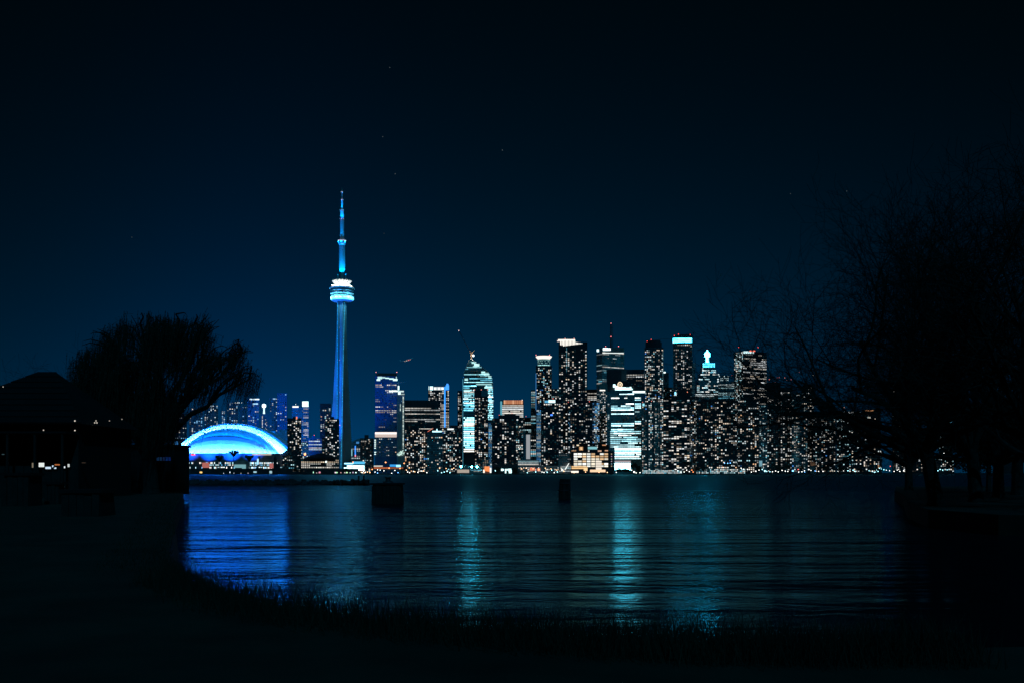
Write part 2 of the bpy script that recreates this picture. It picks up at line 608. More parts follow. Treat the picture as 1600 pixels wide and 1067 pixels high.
# counter-clockwise outline of the near bank and the left shore in one piece
outline = [(-200.0, -60.0), (160.0, -60.0), (160.0, near_edge[-1][1])] + list(reversed(near_edge)) + left_edge[1:] + [(left_edge[-1][0] - 8, left_edge[-1][1] + 9), (-260.0, 150.0)]
bank_mesh(outline, NZ, 1.6)
m.build('shore', M['soil'], None, 'structure')

# grass along the near bank and the left shore
def blades(name, spots, n, h, w, seed, inland=False):
    g = MB(); r = random.Random(seed)
    for _ in range(n):
        i = r.randrange(len(spots) - 1); t = r.random()
        x = spots[i][0] * (1 - t) + spots[i + 1][0] * t; y = spots[i][1] * (1 - t) + spots[i + 1][1] * t
        k = r.random() ** 1.6
        dx, dy = r.gauss(0, .12), r.gauss(0, .12)
        if inland:
            x, y = x - abs(dx) - 1.5 * k, y + dy
        else:
            x, y = x + dx, y + dy - (y * 0.10) * k
        a = r.random() * math.tau; hh = h * (r.uniform(.3, .8) if inland else .12 + r.random() ** 2.6); lx, ly = r.gauss(0, .16) * hh * 2, r.gauss(0, .16) * hh * 2
        ca, sa = math.cos(a) * w, math.sin(a) * w
        z = NZ - 0.05
        g.face([(x - ca, y - sa, z), (x + ca, y + sa, z), (x + lx * .5 + ca * .6, y + ly * .5 + sa * .6, z + hh * .6), (x + lx * .5 - ca * .6, y + ly * .5 - sa * .6, z + hh * .6)])
        g.face([(x + lx * .5 - ca * .6, y + ly * .5 - sa * .6, z + hh * .6), (x + lx * .5 + ca * .6, y + ly * .5 + sa * .6, z + hh * .6), (x + lx, y + ly, z + hh)])
    o = g.build(name, M['grass'], None, 'stuff')
    tag(o, 'rough dark grass along the edge of the shore', 'grass')
blades('grass', near_edge[:10], 26000, 0.50, 0.0055, 3)
blades('grass', left_edge, 4000, 0.22, 0.010, 6, True)

# ------------------------------------------------------------------ the tall communications tower
TY = 2011.0
TX = (534.5 - CX) * TY / F
def tz(y):
    return EYE + (HZ - y) * TY / F
PX = TY / F
root = thing('communications_tower', 'very tall slender concrete tower lit blue with a round pod and antenna', 'tower', (TX, TY, GROUND))
m = MB()
levels = [(GROUND, 27.5, 6.6), (40, 25.2, 6.4), (90, 21.6, 6.0), (140, 18.0, 5.6), (190, 15.0, 5.2), (240, 12.4, 4.8), (290, 10.4, 4.5), (tz(470), 9.0, 4.3)]
rings = []
for z, rl, rc in levels:
    ring = []
    for k, (deg, s) in enumerate(((196, 1.0), (280, 0.80), (40, 0.85))):
        a = math.radians(deg); w = (2.2, 1.6, 2.2)[k]
        e = Vector((math.cos(a), math.sin(a))); t = Vector((-e.y, e.x))
        tip = e * max(rl * s, rc + .3)
        ring += [tip - t * w, tip + t * w]
        nx = (325, 445, 565)[k] if k else 325
        nd = (238, 340, 118)[k]
        b = math.radians(nd)
        ring += [Vector((math.cos(b + o) * rc, math.sin(b + o) * rc)) for o in (-.35, .35)]
    rings.append([(TX + p.x, TY + p.y, z) for p in ring])
for a, b in zip(rings[:-1], rings[1:]):
    n = len(a)
    for k in range(n):
        q = (k + 1) % n
        m.face([a[k], a[q], b[q], b[k]])
m.build('shaft', M['tower'], root)
# bead-like lift-shaft lights
for dx0, dx1, zt_, zb_, col in ((-7.6, -8.6, tz(474), tz(655), (.0, .36, 1.0)), (6.0, 1.4, tz(474), 6.0, (.03, .52, .95))):
    m = MB(); z = zb_
    while z < zt_:
        t = (z - zb_) / (zt_ - zb_); x = dx1 * (1 - t) + dx0 * t
        # just in front of the concave face
        y = TY - (7.6 if x < 0 else 8.6 + 15.0 * (1 - t))
        g = R.uniform(.6, 1.3)
        m.box(TX + x - .4, TX + x + .4, y - .2, y + 2.0, z, z + 1.6, tuple(c * g for c in col))
        z += 3.0
    m.build('lift_light', M['glow'], root, 'stuff')
# red-ish marker lights up the shaft
for y in (514, 564, 614, 664):
    m = MB(); p = Vector((TX - 1.5, TY - 20.0, tz(y))); m.tube(p, p + Vector((0, 14, 0)), .15, .15, 4, col=(0, 0, 0)); m.ball(p, .55, 6, 4, (1.3, .9, 1.2))
    m.build('marker_light', M['glow'], root)
# pod, from below: radome ring, blue deck, dark restaurant band, white sloping roof, crown of lights
pod = MB(); r0 = 18.2 * PX
pod.lathe(TX, TY, [(7, tz(471.5)), (r0 * .72, tz(471.8)), (r0 * .9, tz(470.4)), (r0 * .985, tz(468.4)), (r0, tz(466.6)), (r0 * .985, tz(464.6)), (r0 * .92, tz(463.0)), (r0 * .8, tz(462.2)), (7, tz(462.0))], 40)
radome = pod.build('radome', M['white_metal'], root, smooth=True)
m = MB(); m.lathe(TX, TY, [(r0 * .80, tz(462.0)), (r0 * .82, tz(460.8)), (r0 * 1.0, tz(460.2)), (r0 * 1.0, tz(459.4)), (r0 * .82, tz(459.0)), (r0 * .80, tz(457.6)), (6, tz(457.5))], 40)
m.build('observation_deck', M['concrete'], root)
m = MB(); m.lathe(TX, TY, [(r0 * .90, tz(457.6)), (r0 * 1.0, tz(455.6)), (r0 * 1.02, tz(452.0)), (6, tz(451.9))], 40)
m.build('restaurant_band', M['glass_dark'], root)
m = MB()
for k in range(64):
    a = -math.pi * (k + .5) / 64 ; rr = r0 * .845
    if R.random() < .55:
        col = tuple(c * R.uniform(.15, .5) for c in (.05, .35, 1.2))
        if k in (40, 41, 42): col = (.9, 1.3, 1.4)
        if k in (24, 25, 30): col = (.25, .6, 1.3)
        p = Vector((TX + rr * math.cos(a), TY + rr * math.sin(a), 0)); t = Vector((-math.sin(a), math.cos(a), 0)) * .8
        m.face([(p.x + t.x, p.y + t.y, tz(458.8)), (p.x - t.x, p.y - t.y, tz(458.8)), (p.x - t.x, p.y - t.y, tz(457.7)), (p.x + t.x, p.y + t.y, tz(457.7))], col)
m.build('lit_window', M['glow'], root, 'stuff')
m = MB(); m.lathe(TX, TY, [(r0 * 1.06, tz(452.0)), (r0 * 1.06, tz(450.6)), (r0 * .98, tz(449.2)), (r0 * .80, tz(446.6)), (r0 * .62, tz(445.2)), (5, tz(445.0))], 40)
m.build('pod_roof', M['roof_white'], root)
m = MB(); m.lathe(TX, TY, [(r0 * .60, tz(445.2)), (r0 * .80, tz(439.8)), (r0 * .80, tz(439.0)), (5, tz(439.0))], 40)
m.build('crown_wall', M['concrete_mid'], root)
for k in range(13):
    a = -math.pi * (k + .5) / 13
    m = MB(); t = Vector((-math.sin(a), math.cos(a), 0)) * .95
    e = Vector((math.cos(a), math.sin(a), 0))
    b = [Vector((TX, TY, 0)) + e * (r0 * .64 + .5), Vector((TX, TY, 0)) + e * (r0 * .815 + .45)]
    q = []
    for p, z in ((b[0], tz(443.6)), (b[1], tz(439.6))):
        for s, o in ((-1, .35), (1, .35), (1, -.15), (-1, -.15)):
            q.append((p.x + t.x * s + e.x * o, p.y + t.y * s + e.y * o, z))
    m.hexa(q, (.95, 1.1, 1.12))
    m.build('crown_light', M['lamp'], root)
# supports above the pod and the antenna mast
m = MB(); m.lathe(TX, TY, [(2.4 * PX, tz(439)), (2.6 * PX, tz(432)), (3.2 * PX, tz(427)), (4.6 * PX, tz(421)), (4.7 * PX, tz(384.5)), (4.2 * PX, tz(383.5))], 6)
m.build('upper_shaft', M['white_metal'], root)
for s in (-1, 1):
    m = MB(); x = TX + s * 6.0 * PX
    m.box(x - 1.1, x + 1.1, TY - 3, TY - .8, tz(439), tz(429))
    m.build('side_mast', M['white_metal'], root)
m = MB(); m.lathe(TX, TY, [(4.2 * PX, tz(384)), (5.6 * PX, tz(382)), (6.2 * PX, tz(380)), (6.2 * PX, tz(377.5)), (5.4 * PX, tz(376)), (3.0 * PX, tz(375.2))], 24)
m.build('sky_pod', M['white_metal'], root)
m = MB()
for k in range(14):
    a = -math.pi * (k + .5) / 14; rr = 6.3 * PX
    m.ball((TX + rr * math.cos(a), TY + rr * math.sin(a), tz(376.6)), .55, 5, 4, (.9, 1.1, 1.6) if k % 3 else (1.6, .8, .7))
m.build('pod_light', M['glow'], root, 'stuff')
for nm, ra, rb, ya, yb in (('antenna', 3.3, 3.1, 375.2, 344), ('antenna', 2.7, 2.5, 342.6, 329.5), ('antenna', 1.7, 1.25, 329.5, 313), ('antenna', 1.1, .95, 312.5, 301), ('antenna', .5, .25, 300.5, 294)):
    m = MB(); m.lathe(TX, TY, [(ra * PX, tz(ya)), (rb * PX, tz(yb))], 8)
    m.build(nm, M['white_metal'], root)
for y, rr in ((343.2, 3.2), (329.4, 3.0), (312.8, 1.7), (300.8, 1.7)):
    m = MB(); m.lathe(TX, TY, [(rr * PX * .6, tz(y + .7)), (rr * PX, tz(y + .4)), (rr * PX, tz(y - .4)), (rr * PX * .6, tz(y - .7))], 12)
    m.build('antenna_collar', M['white_metal'], root)
for y, rr, c in ((343.0, 3.0, (1.4, .9, 1.5)), (329.2, 2.6, (.8, 1.1, 1.6)), (312.8, 1.2, (1.4, .7, .9)), (300.6, 1.2, (.9, 1.0, 1.4))):
    for s in (-1, 0, 1):
        m = MB(); m.ball((TX + s * rr * PX, TY - (rr + .5) * PX, tz(y)), .5, 5, 4, c)
        m.build('aviation_light', M['glow'], root)

# floodlights of the tower: blue, on the plaza and on the pod roofs
LB = (.0, .125, 1.0)
lamp('SPOT', (TX - 72, TY - 100, 45), LB, 5.6e6, 2, (TX - 3, TY, 290), 44, .9)
lamp('SPOT', (TX - 74, TY - 100, 45), LB, 1.9e6, 2, (TX - 6, TY, 120), 50, .9)
for deg in (215, 270, 325):
    a = math.radians(deg)
    lamp('SPOT', (TX + 13 * math.cos(a), TY + 13 * math.sin(a), tz(437.5)), (.0, .33, 1.0), 1.9e5, .4, (TX, TY, tz(398)), 40, .9)
    lamp('SPOT', (TX + 9.5 * math.cos(a), TY + 9.5 * math.sin(a), tz(382.0)), (.0, .30, 1.0), 0.9e5, .4, (TX, TY, tz(358)), 34, .8)
    lamp('SPOT', (TX + 7 * math.cos(a), TY + 7 * math.sin(a), tz(344.5)), (.0, .26, 1.0), 4.0e4, .3, (TX, TY, tz(328)), 40, .8)
    lamp('SPOT', (TX + 5.5 * math.cos(a), TY + 5.5 * math.sin(a), tz(330.5)), (.0, .24, 1.0), 5.0e4, .3, (TX, TY, tz(312)), 34, .8)
for k in range(16):
    a = math.radians(180 + (k + .5) * 11.25)
    lamp('POINT', (TX + r0 * .86 * math.cos(a), TY + r0 * .86 * math.sin(a), tz(446.2) + 1.6), (1.0, .95, .86), 3.6e3, .3)
for k in range(9):
    a = math.radians(186 + k * 21)
    lamp('POINT', (TX + (r0 + 5) * math.cos(a), TY + (r0 + 5) * math.sin(a), tz(467.2)), (.10, .62, 1.0), 1.15e4 * (1.0 + .45 * math.sin(k * 2.3)), .4)

# ------------------------------------------------------------------ the stadium
SY = 1900.0
SP = SY / F
SX = (360 - CX) * SP
def sz(y):
    return EYE + (HZ - y) * SP
st = thing('stadium', 'huge domed stadium floodlit bright blue beside the tall tower', 'stadium', (SX, SY, GROUND))
ZE = sz(708.5)                 # eaves level
def arch(w, y_top, n=48, y_base=708.5, cut=88.0):
    """low arch outline (flattened parabola, cut off at the buttresses), metres"""
    h = sz(y_top) - sz(y_base); e = min(1.0, cut / w)
    return [(SX + w * SP * u, sz(y_base) + h * (1 - abs(u) ** 2.2)) for u in [e * math.cos(math.pi * k / n) for k in range(n + 1)]]
# front quarter dome, in panels
m = MB(); nu, nv = 28, 8
A = 75 * SP; Hh = sz(672.3) - ZE; D = 46.0
FRONT = SY - 14
grid = []
A = 76.6 * SP
for j in range(nv + 1):
    t = j / nv * math.pi / 2
    ringp = []
    for k in range(nu + 1):
        u = math.cos(math.pi * k / nu)
        ringp.append((SX + A * u, FRONT - D * math.sqrt(max(0, 1 - u * u)) * math.cos(t), ZE + Hh * math.sin(t) * (1 - abs(u) ** 2.2)))
    grid.append(ringp)
for j in range(nv):
    for k in range(nu):
        m.face([grid[j][k + 1], grid[j][k], grid[j + 1][k], grid[j + 1][k + 1]])
m.build('roof_panel', M['roof_white'], st, smooth=True)
m = MB()
for k in range(2, nu - 1, 2):
    for j in range(nv):
        p, q = Vector(grid[j][k]), Vector(grid[j + 1][k])
        m.tube(p, q, .22, .22, 4, False)
m.build('roof_seam', M['roof_white'], st, 'stuff')
def arch_shell(out_w, out_y, in_w, in_y, y0, y1, name, mat):
    m = MB()
    a = arch(out_w, out_y); b = arch(in_w, in_y)
    for k in range(len(a) - 1):
        # sloping front face (leans back), top, back
        m.face([(b[k + 1][0], y0, b[k + 1][1]), (b[k][0], y0, b[k][1]), (a[k][0], y0 + 7, a[k][1]), (a[k + 1][0], y0 + 7, a[k + 1][1])])
        m.face([(a[k + 1][0], y0 + 7, a[k + 1][1]), (a[k][0], y0 + 7, a[k][1]), (a[k][0], y1, a[k][1]), (a[k + 1][0], y1, a[k + 1][1])])
        m.face([(b[k][0], y0, b[k][1]), (b[k + 1][0], y0, b[k + 1][1]), (b[k + 1][0], y1, b[k + 1][1]), (b[k][0], y1, b[k][1])])
        m.face([(b[k + 1][0], y1, b[k + 1][1]), (a[k + 1][0], y1, a[k + 1][1]), (a[k][0], y1, a[k][1]), (b[k][0], y1, b[k][1])])
    return m.build(name, M[mat], st)
arch_shell(80.5, 669.4, 77.2, 672.0, FRONT + .5, FRONT + 26, 'roof_rib', 'roof_white')
arch_shell(94, 662.8, 81, 670.6, FRONT + 9, FRONT + 60, 'roof_arch', 'roof_white')
arch_shell(97.5, 660.4, 93, 663.4, FRONT + 19, FRONT + 90, 'rear_roof_arch', 'roof_white')
m = MB()
a = arch(78.8, 670.8)
for k in range(len(a) - 1):
    m.tube((a[k][0], FRONT + 7.0, a[k][1]), (a[k + 1][0], FRONT + 7.0, a[k + 1][1]), 1.15, 1.15, 5, False)
m.build('roof_gutter', M['steel_dark'], st)
# drum below the roof
BX0, BX1 = SX - 84 * SP, SX + 86 * SP
m = MB(); poly = []
for k in range(25):
    u = math.pi * k / 24
    poly.append((SX - 84 * SP * math.cos(u), FRONT - 4 - 50 * math.sin(u)))
poly += [(SX + 84 * SP, SY + 90), (SX - 84 * SP, SY + 90)]
m.prism(poly, GROUND, ZE)
m.build('drum_wall', M['concrete_mid'], st)
m = MB()
for k in range(24):
    p, q = Vector((*poly[k], 0)), Vector((*poly[k + 1], 0))
    d = (q - p); n = Vector((d.y, -d.x, 0)).normalized()
    for z0_, z1_, g in ((sz(719.5), sz(718.6), .0), (sz(724.4), sz(722.0), 1), (sz(727.0), sz(725.4), .75), (sz(731.5), sz(729.0), 1)):
        c = 6; px = CX + F * (p.x + q.x) / 2 / p.y
        for i in range(c):
            if px < 318 or 366 < px < 384 or px > 424:
                pr = .12
            else:
                pr = .72
            if g and R.random() < pr:
                a = p + d * ((i + .12) / c) + n * .1; b = p + d * ((i + .86) / c) + n * .1
                col = R.choice(((.8, 1.0, 1.0), (.45, .85, 1.0), (1, .92, .85), (.2, .6, 1.0)))
                v = R.uniform(.6, 2.0) * g
                m.face([(a.x, a.y, z0_), (b.x, b.y, z0_), (b.x, b.y, z1_), (a.x, a.y, z1_)], tuple(x * v for x in col))
m.build('lit_window', M['glow'], st, 'stuff')
m = MB()
for k in range(24):
    p, q = Vector((*poly[k], 0)), Vector((*poly[k + 1], 0))
    n = Vector(((q - p).y, -(q - p).x, 0)).normalized()
    for z in (sz(717.4), sz(721), sz(724.9), sz(728)):
        m.hexa([p - n * .1 + Vector((0, 0, z - .3)), q - n * .1 + Vector((0, 0, z - .3)), q + n * .8 + Vector((0, 0, z - .3)), p + n * .8 + Vector((0, 0, z - .3)),
                p - n * .1 + Vector((0, 0, z + .3)), q - n * .1 + Vector((0, 0, z + .3)), q + n * .8 + Vector((0, 0, z + .3)), p + n * .8 + Vector((0, 0, z + .3))])
m.build('wall_ledge', M['concrete'], st, 'stuff')
def on_drum(xa, xb, ya, yb, col, name):
    m = MB(); Yd = FRONT - 57
    p = [W(xa, yb, Yd), W(xb, yb, Yd), W(xb, ya, Yd), W(xa, ya, Yd)]
    m.extrude(p, (0, 1.0, 0), col)
    return m.build(name, M['glow'], st)
on_drum(298.5, 305, 708.2, 711.2, (1.3, .12, .07), 'red_sign')
on_drum(316, 327, 722, 731, (.42, .13, .11), 'red_screen')
on_drum(421, 427, 723, 731, (.42, .13, .12), 'red_screen')
on_drum(401.5, 404, 716, 725, (.5, .95, 1.3), 'light_column')
on_drum(394, 424, 708.4, 710.6, (.55, .46, .36), 'lit_fascia')
on_drum(366, 384, 725, 731.5, (.16, .36, .40), 'screen')
# small box at the end of the arch
m = MB(); m.box(SX + 60 * SP, SX + 80 * SP, SY + 60, SY + 80, ZE, sz(672)); m.box(SX + 64 * SP, SX + 76 * SP, SY + 64, SY + 78, sz(672.2), sz(668))
m.build('plant_room', M['concrete'], st)
DB = (.003, .11, 1.2)
DOME_P = 1.0
for k in range(22):
    u = math.pi * (k + .5) / 22
    x = SX - (A + 8) * math.cos(u); y = FRONT - (D + 11) * math.sin(u)
    lamp('SPOT', (x, y, ZE + 1.0), (.09, .46, 1.35), 4.2e4 * DOME_P, .8, (x, y + 20, ZE + 11), 112, .5)
for k in range(4):
    lamp('SPOT', (SX + (-60 + 40 * k) * SP, FRONT - 96, 16), DB, 1.7e6 * DOME_P, 1.0, (SX + (-36 + 24 * k) * SP, FRONT, sz(668)), 56, 1.0)
for k in range(13):
    u = -.84 + .14 * k; hh = 1 - abs(u) ** 2.2
    lamp('SPOT', (SX + A * u, FRONT - D * math.sqrt(1 - u * u) * .72 - 4, ZE + Hh * .80 * hh + 6), (.0, .20, 1.2), 1.5e4 * DOME_P, .8, (SX + A * u, FRONT + 6, ZE + Hh * hh), 120, .6)
a = arch(81, 667.6)
for k in range(1, 48, 2):
    lamp('SPOT', (a[k][0], FRONT + 1.0, a[k][1] + 2.5), (.20, .62, 1.35), 1.7e4 * DOME_P, .8, (a[k][0], FRONT + 16, a[k][1] + 8), 116, .5)
a = arch(96, 660.0)
for k in range(2, 48, 4):
    lamp('POINT', (a[k][0], FRONT + 11.0, a[k][1] + 3.0), (.0, .17, 1.0), 1.6e4 * DOME_P, .8)
for k in range(5):  # unseen blue lamps added to tint the towers behind the stadium
    lamp('SPOT', (SX + (-70 + 35 * k) * SP, SY + 100, ZE + 30), (.0, .16, .95), 3.6e5 * DOME_P, 2.0, (SX + (-70 + 35 * k) * SP, SY + 350, ZE + 70), 80, .6)


# ------------------------------------------------------------------ the skyline, left to right
AP, OF, LO = 'apartment_tower', 'office_tower', 'low_building'
dots = lambda p, g=1.5, pal='far', **k: std('res', p, pal, g, 3.3, 4.6, None, wf=.5, hf=.55, **k)
res = lambda p, pal='mix', g=1.7, **k: std('res', p, pal, g, 3.1, 3.4, 'concrete_dark', **k)
off = lambda p, pal='white', g=1.5, **k: std('office', p, pal, g, 3.7, 3.2, 'concrete_dark', wf=.86, hf=.5, **k)

# behind the stadium and the willow
tower(AP, 'dim apartment tower glimpsed through the willow beside its trunk', 'building', 214, 240, 652, 2300, dots(.16), 'concrete_dark')
tower(AP, 'dim apartment tower behind the lower right branches of the willow', 'building', 256, 292, 646, 2320, dots(.20), 'concrete_dark')
tower(AP, 'hazy blue apartment tower behind the left shoulder of the stadium roof', 'building', 295, 317, 637, 2300, dots(.24), 'concrete_mid')
b = tower(AP, 'blue-grey tower behind the willow with a row of lights at its top', 'building', 319, 341, 632, 2360, dots(.2), 'concrete_mid'); b.panel(322, 633.2, 331, 634, (.5, .8, 1.0), 'roof_light')
tower(AP, 'narrow blue tower behind the stadium crown with two columns of lit windows', 'building', 346, 352, 641, 2280, dots(.75, 1.6), 'concrete_mid')
b = tower(AP, 'blue tower right above the stadium crown partly hidden by willow twigs', 'building', 354, 372, 627.5, 2340, dots(.34, 1.6), 'concrete_mid')
for x in (367, 369, 370.5, 373, 377): b.panel(x, 628, x + 1.2, 629.4, (1.1, 1.3, 1.4), 'roof_light')
tower(AP, 'short hazy tower between willow twigs and the wide blue slab', 'building', 374, 386, 634, 2300, dots(.22), 'concrete_mid')
b = tower(AP, 'wide blue slab tower with a white lit roof edge behind the stadium', 'building', 387, 405, 622, 2260, dots(.10), 'glass_blue')
b.panel(389.5, 622.6, 405, 624.4, (1.3, 1.8, 2.1), 'roof_light'); b.panel(395, 629.5, 403, 631.5, (.5, .95, 1.3), 'roof_light')
b = tower(AP, 'slim tower carrying a glowing white beacon on a stalk', 'building', 406.5, 420, 646, 2240, None, 'concrete_mid')
b.windows('band', .9, 'white', 1.5, 3.0, 2.6, x0=409, x1=411, y0=649, y1=676, faces=(0,)); b.windows('res', .5, 'white', 1.3, 3.0, 2.6, x0=414, x1=417.5, y0=654, y1=676, faces=(0,))
m = MB(); c = b.at(412.5, 646, -4); m.lathe(c.x, c.y, [(2.2, b.z1), (1.5, b.zrow(640)), (2.0, b.zrow(637))], 10, (1.0, 1.7, 2.1)); m.build('beacon_stalk', M['glow'], b.root)
m = MB(); m.ball((c.x, c.y, b.zrow(633.5)), 4.4, 12, 8, (2.4, 3.4, 3.8)); m.build('beacon', M['lamp'], b.root)
b = tower(AP, 'dark tower with scattered lights left of the brightest blue tower', 'building', 421, 434, 621, 2240, dots(.22), 'concrete_mid'); b.panel(426.5, 622, 430.5, 623.5, (.3, .6, .9), 'roof_light')
b = tower(AP, 'bright blue glass apartment tower right above the end of the stadium arch', 'building', 433, 448.5, 614, 2180, dots(.13), 'glass_blue'); b.fins(4.2); b.slabs(6.4, 'glass_blue')
tower(LO, 'low blue-lit block behind the right end of the stadium arch', 'building', 421, 437, 677, 2060, None, 'concrete').block(423, 430, 673)
# between stadium and the tall tower
b = tower(OF, 'teal office tower with a glowing white square sign on top', 'building', 456, 483, 635, 2140, None, 'glass_teal')
b.windows('office', .55, 'white', 1.6, 3.6, 3.0, x0=474, x1=482, y0=637, faces=(0,)); b.windows('office', .12, 'cool', 1.0, 3.6, 3.0, x0=456, x1=474, y0=640, faces=(0,)); b.slabs(3.6, 'glass_dark')
b.block(457, 467, 632.5, dep=8); b.panel(457, 634.2, 466.5, 636.2, (1.6, 1.5, 1.35), 'roof_light'); b.panel(472.3, 626.6, 482, 635, (1.25, 1.75, 1.65), 'sign', .6, 9)
b.red(462, 631.5, (1.6, 1.7, 1.7))
b = tower(AP, 'dark apartment block right beside the end of the stadium arch', 'building', 449, 471, 653, 1870, res(.30, 'white'), 'glass_dark'); b.block(457, 463, 650.5); b.panel(462.5, 650.6, 464.6, 654.4, (1.2, .30, .16), 'red_sign')
b = tower(AP, 'teal apartment tower half hidden behind the dark block by the stadium', 'building', 469, 482, 690, 1980, res(.4, 'cool'), 'glass_teal')
b = tower(OF, 'low blue office block with white window rows left of the tall tower', 'building', 482, 503, 684, 2090, std('office', .5, 'far', 1.3, 3.4, 3.2, 'glass_blue', wf=.8), 'glass_blue'); b.block(487, 493, 680.5); b.red(491, 679.5)
b = tower(AP, 'slim dark tower behind the block at the foot of the tall tower', 'building', 500, 517, 630, 2110, None, 'glass_dark'); b.windows('res', .38, 'mix', 1.6, 3.2, 4.0, y0=637); b.slabs(3.2)
b = tower(AP, 'dark apartment block covering the left foot of the tall tower', 'building', 508, 530, 654, 1890, res(.34, 'white', 1.8), 'glass_dark'); b.block(515, 522, 650.5)
for x in (509.5, 527.5, 531): b.red(x, 655 if x < 530 else 664, (1.2, .7, 1.6))
# right of the tall tower
b = tower(OF, 'low curved glass office block with a vertical blue light strip', 'building', 548.5, 566, 690, 1960, std('office', .35, 'cool', 1.0, 3.5, 3.4, 'glass_dark'), 'glass_teal', outline=[(548.5, 738), (548.5, 691), (553, 688), (558, 685.5), (563, 684), (566, 684), (566, 738)])
b.panel(554.3, 696, 556, 710, (.06, .42, 1.6), 'light_strip'); b.panel(554.3, 710, 556.2, 713, (1.2, .35, .5), 'light_strip'); b.panel(556.5, 689.5, 561, 692.5, (.05, .22, .5), 'sign'); b.panel(549, 701, 550.4, 712, (.25, .55, .6), 'light_strip')
b = tower(AP, 'plain dark apartment block with few lights standing by the shore', 'building', 563, 584, 684, 1840, res(.10, 'white', 1.5), 'concrete_dark', dep=30); b.block(569.5, 576, 679); b.windows('band', .8, 'white', 1.2, 3.1, 3.2, y0=687.4, y1=690.5, x0=564, x1=579, faces=(0,)); b.windows('res', .55, 'mix', 1.8, 3.1, 3.6, y0=714, faces=(0,), x0=566, x1=582)
b = tower(OF, 'blue glass office tower with lit roof wave and pale mechanical band', 'building', 586, 620, 587, 2050, None, 'glass_blue', dep=34)
b.windows('office', .16, 'white', 1.7, 3.6, 3.3, y0=597, y1=674, faces=(0,)); b.slabs(3.6, 'glass_blue', y1=676)
b.windows('res', .16, 'mix', 1.3, 3.4, 3.4, y0=684, y1=712, faces=(0,), hf=.4); b.slabs(3.3, 'concrete', .8, .5, y0=683.5, y1=712)
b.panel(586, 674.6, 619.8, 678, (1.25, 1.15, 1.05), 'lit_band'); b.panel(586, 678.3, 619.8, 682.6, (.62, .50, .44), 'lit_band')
for xa, ya, xb, yb, g in ((588.5, 592, 594, 594.5, 1.5), (590, 588, 597, 592, .9), (597, 588.5, 602, 590.8, .8), (602, 589.6, 608, 591.4, 1.2), (608, 590.5, 615, 592.6, 1.2), (614, 591.5, 621, 594.6, 1.5), (618.6, 588, 620, 592, .7)):
    b.panel(xa, ya, xb, yb, (.62 * g, 1.0 * g, 1.0 * g), 'roof_light')
b.block(588, 620, 582.6, inset=8, dep=16, mat='steel_dark'); b.red(587.5, 581.2, (2.6, .9, .9)).red(620, 581.2, (2.6, .9, .9))
m = MB()
for y in (687, 690, 693, 696, 699.5, 706, 709): 
    p = b.at(586.2, y, 1.0); m.box(p.x - 1.5, p.x + 1.2, p.y - .5, p.y + .3, p.z - 1.0, p.z + 1.0, (1.1, 1.4, 1.3))
m.build('stair_light', M['glow'], b.root, 'stuff')
b = tower(OF, 'narrow windowless teal core tower with a vertical string of lights', 'building', 620.5, 632.5, 617, 2035, None, 'concrete')
m = MB(); y = 620.0
while y < 702:
    p = b.at(630.0, y, .4); g = R.uniform(.4, 1.6); m.box(p.x - .7, p.x + .7, p.y - .3, p.y + .3, p.z - .7, p.z + .7, (.8 * g, 1.0 * g, .95 * g)); y += 2.0
m.build('string_light', M['glow'], b.root, 'stuff')
for xa, ya, xb, yb, g in ((608, 609.6, 622, 611.8, 1.6), (621, 610, 631, 612.2, .9), (621.5, 602.5, 624, 609, 1.6), (622, 612, 626, 616, 1.4), (626, 614.5, 632, 616.5, .4), (625.2, 631, 626, 636, .7), (625, 637.5, 626.2, 641.5, .8)):
    b.panel(xa, ya, xb, yb, (.75 * g, 1.0 * g, .98 * g), 'work_light', .7, .6)
m = MB(); p = b.at(622.8, 612, -3); m.tube((p.x, p.y, b.z1 - 1), (p.x, p.y, b.zrow(596)), .35, .3, 5); m.tube((p.x - 4, p.y, b.zrow(598)), (p.x + 14, p.y, b.zrow(596.5)), .3, .2, 5); m.build('derrick', M['white_metal'], b.root)
m = MB()
for _ in range(60):
    x = R.uniform(620.5, 633); p = b.at(x, 712 - (x - 620) * .75 * R.random() - R.random() * 4, .8); g = R.uniform(.3, 1.6)
    m.box(p.x - .8, p.x + .8, p.y - .3, p.y + .3, p.z - .6, p.z + .6, (.7 * g, 1.0 * g, .9 * g))
m.build('work_light', M['glow'], b.root, 'stuff')
b = tower(OF, 'broad dark office slab with long lit floors and an unlit top', 'building', 631, 688, 625, 2080, None, 'glass_dark', dep=40)
b.windows('office', .45, 'white', 1.6, 3.7, 3.0, y0=636, faces=(0, 1, 2), wf=.86, hf=.5); b.slabs(3.7); b.fins(7)
b = tower(OF, 'office tower with a white lit crown and a blue corner fin', 'building', 669, 702, 609, 2200, None, 'glass_dark', dep=34)
b.windows('res', .62, 'white', 1.9, 3.5, 3.6, y0=610, y1=626, faces=(0,)); b.windows('office', .7, 'white', 1.7, 3.4, 3.2, y0=626, y1=648, x0=680, faces=(0,)); b.windows('band', .92, 'white', 1.5, 3.3, 3.3, y0=648, y1=668, x0=685, faces=(0,)); b.slabs(3.4)
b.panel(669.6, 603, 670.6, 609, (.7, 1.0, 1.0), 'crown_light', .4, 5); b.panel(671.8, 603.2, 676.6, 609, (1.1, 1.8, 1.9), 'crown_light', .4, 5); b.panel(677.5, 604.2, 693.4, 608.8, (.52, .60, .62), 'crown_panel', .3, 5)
for x in (680, 686, 691.5): b.panel(x - 1.6, 605, x + 1.6, 608.4, (1.3, 1.35, 1.35), 'crown_light', .6, .2)
